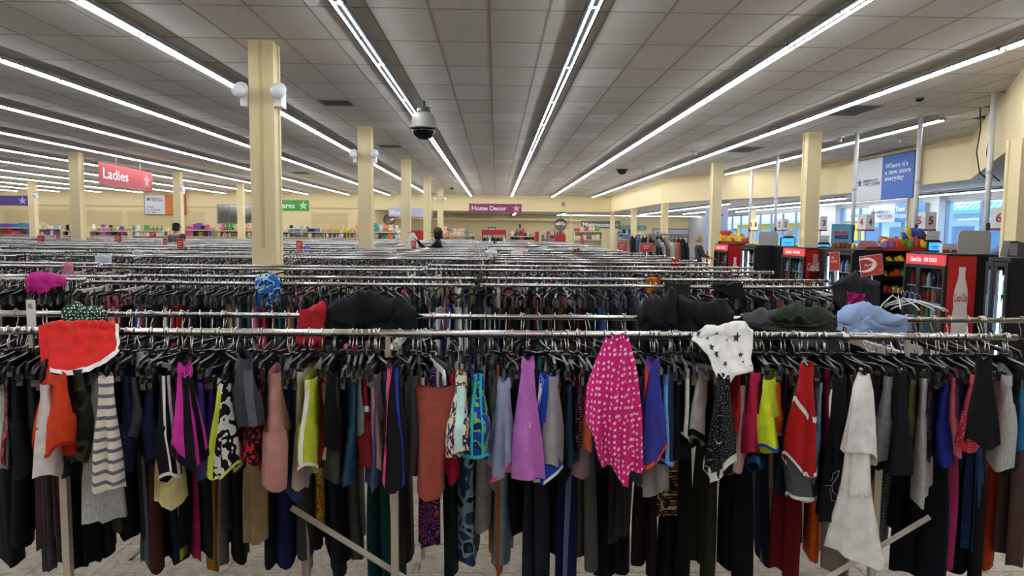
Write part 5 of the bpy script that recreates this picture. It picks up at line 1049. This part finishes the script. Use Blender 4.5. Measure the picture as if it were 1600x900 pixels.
# small framed picture, tripod lamp, vent plate
p, q = at(763, 355, 36), at(775, 363, 36); t = thing('picture_frame', 'small black framed picture standing behind the far red rack', 'picture', (p[0], 36, q[2])); w_, h_ = q[0]-p[0], p[2]-q[2]; part('frame', MB().box(0, 0, 0, w_, .03, .04).box(0, 0, h_-.04, w_, .03, h_).box(0, 0, 0, .04, .03, h_).box(w_-.04, 0, 0, w_, .03, h_), BLACK, t); part('print', MB().box(.04, .01, .04, w_-.04, .02, h_-.04), M('#d4d2cc', .6), t); part('stand', MB().box(w_/2-.02, .03, -q[2], w_/2+.02, .06, .1), BLACK, t)
p = at(811, 362, 35.5); t = thing('candle_stand', 'tall black candle stand on the vase shelves', 'candle stand', (p[0], 34.2, 1.45)); part('stem', MB().lathe([(.09, 0), (.02, .03), (.025, .2), (.015, .3), (.03, .42), (.05, .5), (.07, .56)], 10), BLACK, t, smooth=True)
p = at(880, 319, 42.72); t = thing('vent_plate', 'small square grey vent on the far soffit', 'vent', p); part('plate', MB().box(-.11, -.015, -.13, .11, .02, .13), M('#a8a59c', .6), t)
for k in range(5): part('slot', MB().box(-.09, -.02, -.10+k*.045, .09, -.014, -.08+k*.045), M('#7c7a74', .6), t)
# far red clothes rack and the rolling rack of jackets
def tops(x, y, z, n, step, cols, where, long_=.75, rz=0, wd=.21):
    rings = lambda W: [[(t_*T, u*W2, z_) for t_, u in ((0, -1), (.7, -.6), (1, 0), (.7, .6), (0, 1), (-.7, .6), (-1, 0), (-.7, -.6))] for z_, W2, T in ((0, .05, .02), (-.03, .12, .03), (-.09, W, .04), (-.2, W*1.12, .045), (-.45, W*.98, .045), (-long_, W, .055))]
    for k in range(n):
        c = cols[k % len(cols)]; a = rnd.uniform(-.25, .25)
        t = thing('jacket', '%s %s' % (c[0], where % ORD[k]), 'jacket', (x+k*step, y, z), rz+a, 'jackets on the far racks')
        part('body', MB().loft(rings(wd)), fab(c[1]), t, smooth=True)
        for s in (-1, 1): part('sleeve', MB().tube([(0, s*wd*.95, -.08), (.0, s*wd*1.2, -.2), (.01, s*wd*1.25, -.4), (.02, s*wd*1.2, -.6)], [.045, .055, .05, .04], 8), fab(c[1]), t, smooth=True)
        part('hanger', MB().tube([(0, -.17, -.04), (0, 0, .03), (0, .17, -.04)], .008, 6).tube([(0, 0, .03), (0, 0, .07)], .003, 5), BLACKP, t)
p = at(1022, 366, 14.6); q = at(1075, 364, 14.0)
t = thing('rolling_rack', 'silver rolling rack of jackets near the checkouts', 'clothes rack', (3.1, 14.2, 0)); zr = 1.60
part('top_rail', MB().tube([(0, 0, zr), (.82, 0, zr)], .014, 8), CHROME, t)
for xx in (0, .82): part('post', MB().box(xx-.016, -.016, .1, xx+.016, .016, zr+.02), CHROME, t); part('foot', MB().box(xx-.02, -.3, .06, xx+.02, .3, .1), CHROME, t)
for xx in (0, .82):
    for yy in (-.27, .27): part('caster', MB().lathe([(.02, -.012), (.03, -.012), (.03, .012), (.02, .012)], 10, (xx, yy, .03), axis='x'), BLACK, t)
tops(3.16, 14.2, zr-.085, 9, .082, [('black', '#141418'), ('grey-green', '#6a7068'), ('pale grey', '#a4a29e'), ('black', '#1a1a1e'), ('beige', '#b4a898'), ('sage grey', '#7a8078'), ('rust orange', '#b4482a'), ('navy', '#1c2838'), ('dark navy', '#121a26')], 'jacket, %s along the silver rolling rack')
t = thing('rolling_rack', 'low red-topped clothes rack below the Home Decor sign', 'clothes rack', (xat(754, 30, 370), 30, 0)); part('header', MB().box(0, -.02, 1.52, .98, .02, 1.72), RED, t); part('rail', MB().tube([(0, 0, 1.5), (.98, 0, 1.5)], .015, 6), CHROME, t)
for xx in (0, .98): part('post', MB().box(xx-.02, -.02, 0, xx+.02, .02, 1.7), RED, t)
tops(xat(757, 30, 370), 30, 1.42, 8, .12, [('dark', '#22242a'), ('teal', '#2a6a70'), ('white', '#d0d0cc'), ('navy', '#1c2440'), ('maroon', '#5a1c28')], 'jacket, %s on the red-topped rack', .6)
t = thing('rolling_rack', 'far clothes rack of dark jackets right of the Mattresses pillar', 'clothes rack', (xat(985, 26, 370), 26, 0)); part('rail', MB().tube([(0, 0, 1.62), (1.3, 0, 1.62)], .015, 6), CHROME, t)
for xx in (0, 1.3): part('post', MB().box(xx-.02, -.02, 0, xx+.02, .02, 1.66), CHROME, t)
tops(xat(988, 26, 370), 26, 1.53, 9, .135, [('black', '#141418'), ('grey', '#5a5c60'), ('teal', '#4a7a80'), ('navy', '#1c2440')], 'jacket, %s on the far dark rack', .8)
p, q = at(1020, 357, 50.3), at(1077, 371, 50.3); t = thing('wall_poster', 'pale wall poster with logo on the far bay wall', 'sign', ((p[0]+q[0])/2, 50.36, (p[2]+q[2])/2)); w_, h_ = q[0]-p[0], p[2]-q[2]; part('board', MB().box(-w_/2, -.02, -h_/2, w_/2, .02, h_/2), M('#5a6070', .5), t); part('panel', MB().box(-w_/2+.06, -.03, -h_/2+.06, w_/2-.06, -.02, h_/2-.06), M('#c4cad4', .5), t); logo(t, w_*.3, h_*.4, -.25*w_, 0, -.03)
# ---------------------------------------------------------------- ceiling camera and domes
v = (-1.27, 12.3)
t = thing('security_camera', 'large grey dome camera hanging from the ceiling in the middle', 'camera', (v[0], v[1], CE-.01))
part('stem', MB().tube([(0, 0, 0), (0, 0, -.12)], .03, 12), M('#3a3a3c', .5), t); part('collar', MB().lathe([(.05, -.10), (.11, -.11), (.12, -.19), (.10, -.20)], 20), M('#4a4a4a', .5), t, smooth=True)
part('housing', MB().lathe([(.10, -.19), (.16, -.22), (.20, -.29), (.215, -.38), (.22, -.44), (.25, -.45), (.25, -.47), (.20, -.475)], 28), M('#8a8780', .45), t, smooth=True)
part('dome', MB().lathe([(.20, -.47), (.195, -.52), (.16, -.60), (.09, -.65), (.01, -.66)], 24), M('#0c0c0e', .08), t, smooth=True)
def ceil_at(px, py):
    d = CM.to_3x3() @ Vector(((px-800)/F, (450-py)/F, -1)); d *= (CE-CZ)/d.z; return (d.x, d.y, CE-.009)
for px, py, rr, d in ((972, 264, .2, 'black half-dome ceiling camera above the far bay'), (1437, 152, .07, 'small dark ceiling sensor over the checkouts'), (706, 293, .1, 'tiny black ceiling dome near the far pillars')):
    t = thing('ceiling_dome', d, 'camera', ceil_at(px, py), 0, 'ceiling domes'); part('ring', MB().lathe([(rr*1.1, 0), (rr*1.1, -.02), (rr, -.025)], 18), M('#5a5a58', .5), t); part('dome', MB().lathe([(rr, -.02), (rr*.9, -rr*.5), (rr*.5, -rr*.85), (.01, -rr*.95)], 18), M('#0c0c0e', .1), t, smooth=True)
for px, py, d in ((1005, 262, 'over the far right light row'), (1086, 235, 'left of lane sign one'), (1312, 213, 'left of the blue banner'), (1408, 214, 'right of the blue banner pole'), (905, 168, 'flat disc between the two middle light rows'), (897, 235, 'second flat disc between the middle light rows')):
    p = ceil_at(px, py); t = thing('ceiling_fitting', 'small pale ceiling fitting '+d, 'ceiling fitting', p, 0, 'small ceiling fittings')
    part('plate', MB().lathe([(.12, 0), (.12, -.012), (.1, -.016)], 16), M('#c9c5bd', .6), t)
    if 'disc' not in d: part('head', MB().lathe([(.03, -.01), (.05, -.06), (.045, -.12), (.01, -.14)], 10), M('#b9b5ae', .4), t, smooth=True)
# cables down the soffit at the right
for k, (px, d) in enumerate(((1530, 'left'), (1546, 'right'))):
    a, b_ = at(px, 190, 12.2), at(px, 285, 12.2); tag(part('cable', MB().tube([(a[0], 12.2, CE), (a[0]+.03, 12.2, 3.5), (a[0], 12.22, 3.1), (a[0]+.06, 12.2, 2.75), (a[0]+.25, 12.2, 2.6)], .012, 5), BLACK), 'thin dark cable hanging by the right soffit, %s of two' % d, 'cable', 'hanging cables')
# ---------------------------------------------------------------- people
def person(name, label, loc, rz, hgt, J, cols, hair=None, cap=None, bag_=None):
    """J: arm joints per side, figure faces -y; cols: skin, shirt, trousers"""
    V = [(0,0,.93),(0,.01,1.08),(0,.015,1.24),(0,.01,1.38),(0,.01,1.47),(0,-.005,1.535),(0,-.012,1.60),(0,0,1.68)]; rad = [(.15,.11),(.135,.10),(.15,.11),(.14,.095),(.055,.055),(.066,.072),(.078,.092),(.06,.07)]
    E = [(i, i+1) for i in range(7)]; reg = ['t','s','s','s','k','k','k','k']
    def chain(par, pts, rs, rg):
        i0 = par
        for p_, r_, g_ in zip(pts, rs, rg): V.append(p_); rad.append((r_, r_)); reg.append(g_); E.append((i0, len(V)-1)); i0 = len(V)-1
        return i0
    for s in (-1, 1):
        chain(0, [(s*.09,0,.86),(s*.10,-.01,.48),(s*.10,.02,.09),(s*.10,-.12,.04)], [.095,.062,.045,.04], 'tttt')
        el, wr, hd = J[0 if s < 0 else 1]; w1 = chain(3, [(s*.16, .01, 1.385), el, wr], [.07, .047, .034], 'ssk' if cols[3] == 'bare' else 'sss')
        d = (Vector(hd)-Vector(wr)).normalized(); sd = d.cross(Vector((0, 0, 1))); sd = sd.normalized() if sd.length > .1 else Vector((0, 1, 0))
        pm = chain(w1, [tuple(Vector(wr)+d*.06)], [.034], 'k')
        for f_, (o_, l_) in enumerate(((-.030, .075), (-.010, .088), (.010, .084), (.030, .066))):
            b0 = Vector(wr)+d*.09+sd*o_; chain(pm, [tuple(b0), tuple(b0+d*l_*.55), tuple(b0+d*l_*.9+Vector((0, 0, -.02)))], [.010, .009, .008], 'kkk')
        b0 = Vector(wr)+d*.04+sd*.035; chain(pm, [tuple(b0), tuple(b0+d*.04+sd*.025)], [.011, .009], 'kk')
    sc = hgt/1.76
    me = bpy.data.meshes.new('body'); me.from_pydata(V, E, []); o = bpy.data.objects.new('body', me); COL.objects.link(o)
    md = o.modifiers.new('skin', 'SKIN'); md.use_smooth_shade = True
    lay = me.skin_vertices[0] if me.skin_vertices else None
    if lay is None:
        bpy.context.view_layer.objects.active = o; o.select_set(True); bpy.ops.object.modifier_remove(modifier='skin'); bpy.ops.object.modifier_add(type='SKIN'); md = o.modifiers[-1]; md.use_smooth_shade = True; lay = me.skin_vertices[0]
    for i, r_ in enumerate(rad): lay.data[i].radius = r_; lay.data[i].use_root = (i == 0)
    sb = o.modifiers.new('sub', 'SUBSURF'); sb.levels = 1; sb.render_levels = 1
    dg = bpy.context.evaluated_depsgraph_get(); bm = bpy.data.meshes.new_from_object(o.evaluated_get(dg)); bpy.data.objects.remove(o)
    for m in cols[:3]: bm.materials.clear() if m is cols[0] else None; bm.materials.append(m)
    VV = [Vector(v_) for v_ in V]
    for pl in bm.polygons:
        c = pl.center; i = min(range(len(VV)), key=lambda q: (VV[q]-c).length); pl.material_index = {'k': 0, 's': 1, 't': 2}[reg[i]]; pl.use_smooth = True
        if c.z > 1.445 and abs(c.x) < .1: pl.material_index = 0
    t = thing(name, label, 'person', loc, rz); t.scale = (sc,)*3
    b = link('body', bm, t)
    part('face', MB().lathe([(.004, -.022), (.012, -.012), (.014, 0), (.006, .016)], 8, (0, -.112, 1.575)).box(-.022, -.098, 1.538, .022, -.088, 1.546, 1).box(-.042, -.098, 1.60, -.018, -.088, 1.61, 2).box(.018, -.098, 1.60, .042, -.088, 1.61, 2), [cols[0], M('#8a4a44', .6), M('#1a1614', .4)], t, smooth=True)
    for s in (-1, 1): part('ear', MB().lathe([(.005, -.012), (.022, -.006), (.026, .004), (.01, .012)], 8, (s*.084, .0, 1.585), axis='x'), cols[0], t, smooth=True)
    if hair: part('hair', MB().lathe([(.088, 1.60-hair[1]), (.097, 1.60), (.098, 1.64), (.085, 1.695), (.05, 1.725), (.01, 1.735)], 14, (0, .018, 0)), hair[0], t, smooth=True)
    if cap:
        cp = part('cap', MB().lathe([(.095, 1.625), (.100, 1.65), (.096, 1.70), (.07, 1.742), (.01, 1.757)], 16, (0, .004, 0)), cap, t, smooth=True)
        part('brim', MB().prism([(-.075, 1.632), (.075, 1.632), (.07, 1.645), (-.07, 1.645)], -.165, -.06), cap, cp)
    return t
DK = M('#4a3024', .6); PALE = M('#d0a088', .6)
rest = lambda s: ((s*.22, .02, 1.12), (s*.23, -.08, .90), (s*.23, -.12, .80))
person('person', 'shopper in camouflage cap and dark navy sweater holding up a white garment', (xat(684, 15.15, 380), 15.1, 0), -math.pi/2, 1.72,
       (rest(-1), ((.2, -.22, 1.22), (.12, -.40, 1.42), (.10, -.48, 1.50))), (DK, fab('#14161e'), fab('#1c2030'), 'cov'), hair=(M('#14100e', .8), .10), cap=fab('#3c3c28', 'camo', '#6a6440', .5, '#141410'))
hx, hy = xat(684, 15.15, 380), 15.1
g = Garm(.62, .03, .17, .012, .03, None, 0, .012, 77, [(0, .03, .012), (.2, .10, .02), (.5, .14, .028), (1, .2, .04)])
t = thing('white_garment', 'white garment held up by the shopper in the camouflage cap', 'top', (hx-.52, hy-.10, 1.60), R(80)); part('fabric', g.body(16, 8), fab('#e6e4e0'), t, smooth=True); part('hanger', MB().tube([(0, -.12, -.02), (0, 0, .02), (0, .12, -.02)], .007, 6), BLACKP, t); part('hook', hk2 := MB().tube([(0, 0, .02), (0, 0, .05), (0, .02, .07)], .003, 5), WIRE, t)
person('person', 'shopper seen from behind in grey shirt and black cap', (xat(276, 19.3, 380), 19.3, 0), math.pi, 1.80, (rest(-1), rest(1)), (PALE, fab('#6c6a6e'), fab('#2a2c34'), 'bare'), hair=(M('#241c18', .8), .06), cap=fab('#101012'))
person('person', 'shopper in brown knit hat beside the grey-shirted man', (xat(298, 19.6, 380), 19.1, 0), math.pi+.6, 1.52, (rest(-1), rest(1)), (PALE, fab('#a89a90'), fab('#2a2c34'), 'cov'), hair=(fab('#4a443c'), .05), cap=None)
person('person', 'fair-haired worker in dark grey T-shirt reaching forward at the first checkout', (xat(1092, 18.9, 390), 18.9, 0), math.pi/2, 1.62, (((-.2, -.10, 1.14), (-.18, -.34, 1.05), (-.17, -.42, 1.04)), ((.2, -.10, 1.14), (.18, -.34, 1.05), (.17, -.42, 1.04))), (PALE, fab('#3c4048'), fab('#20242c'), 'bare'), hair=(M('#a8906a', .8), .07))
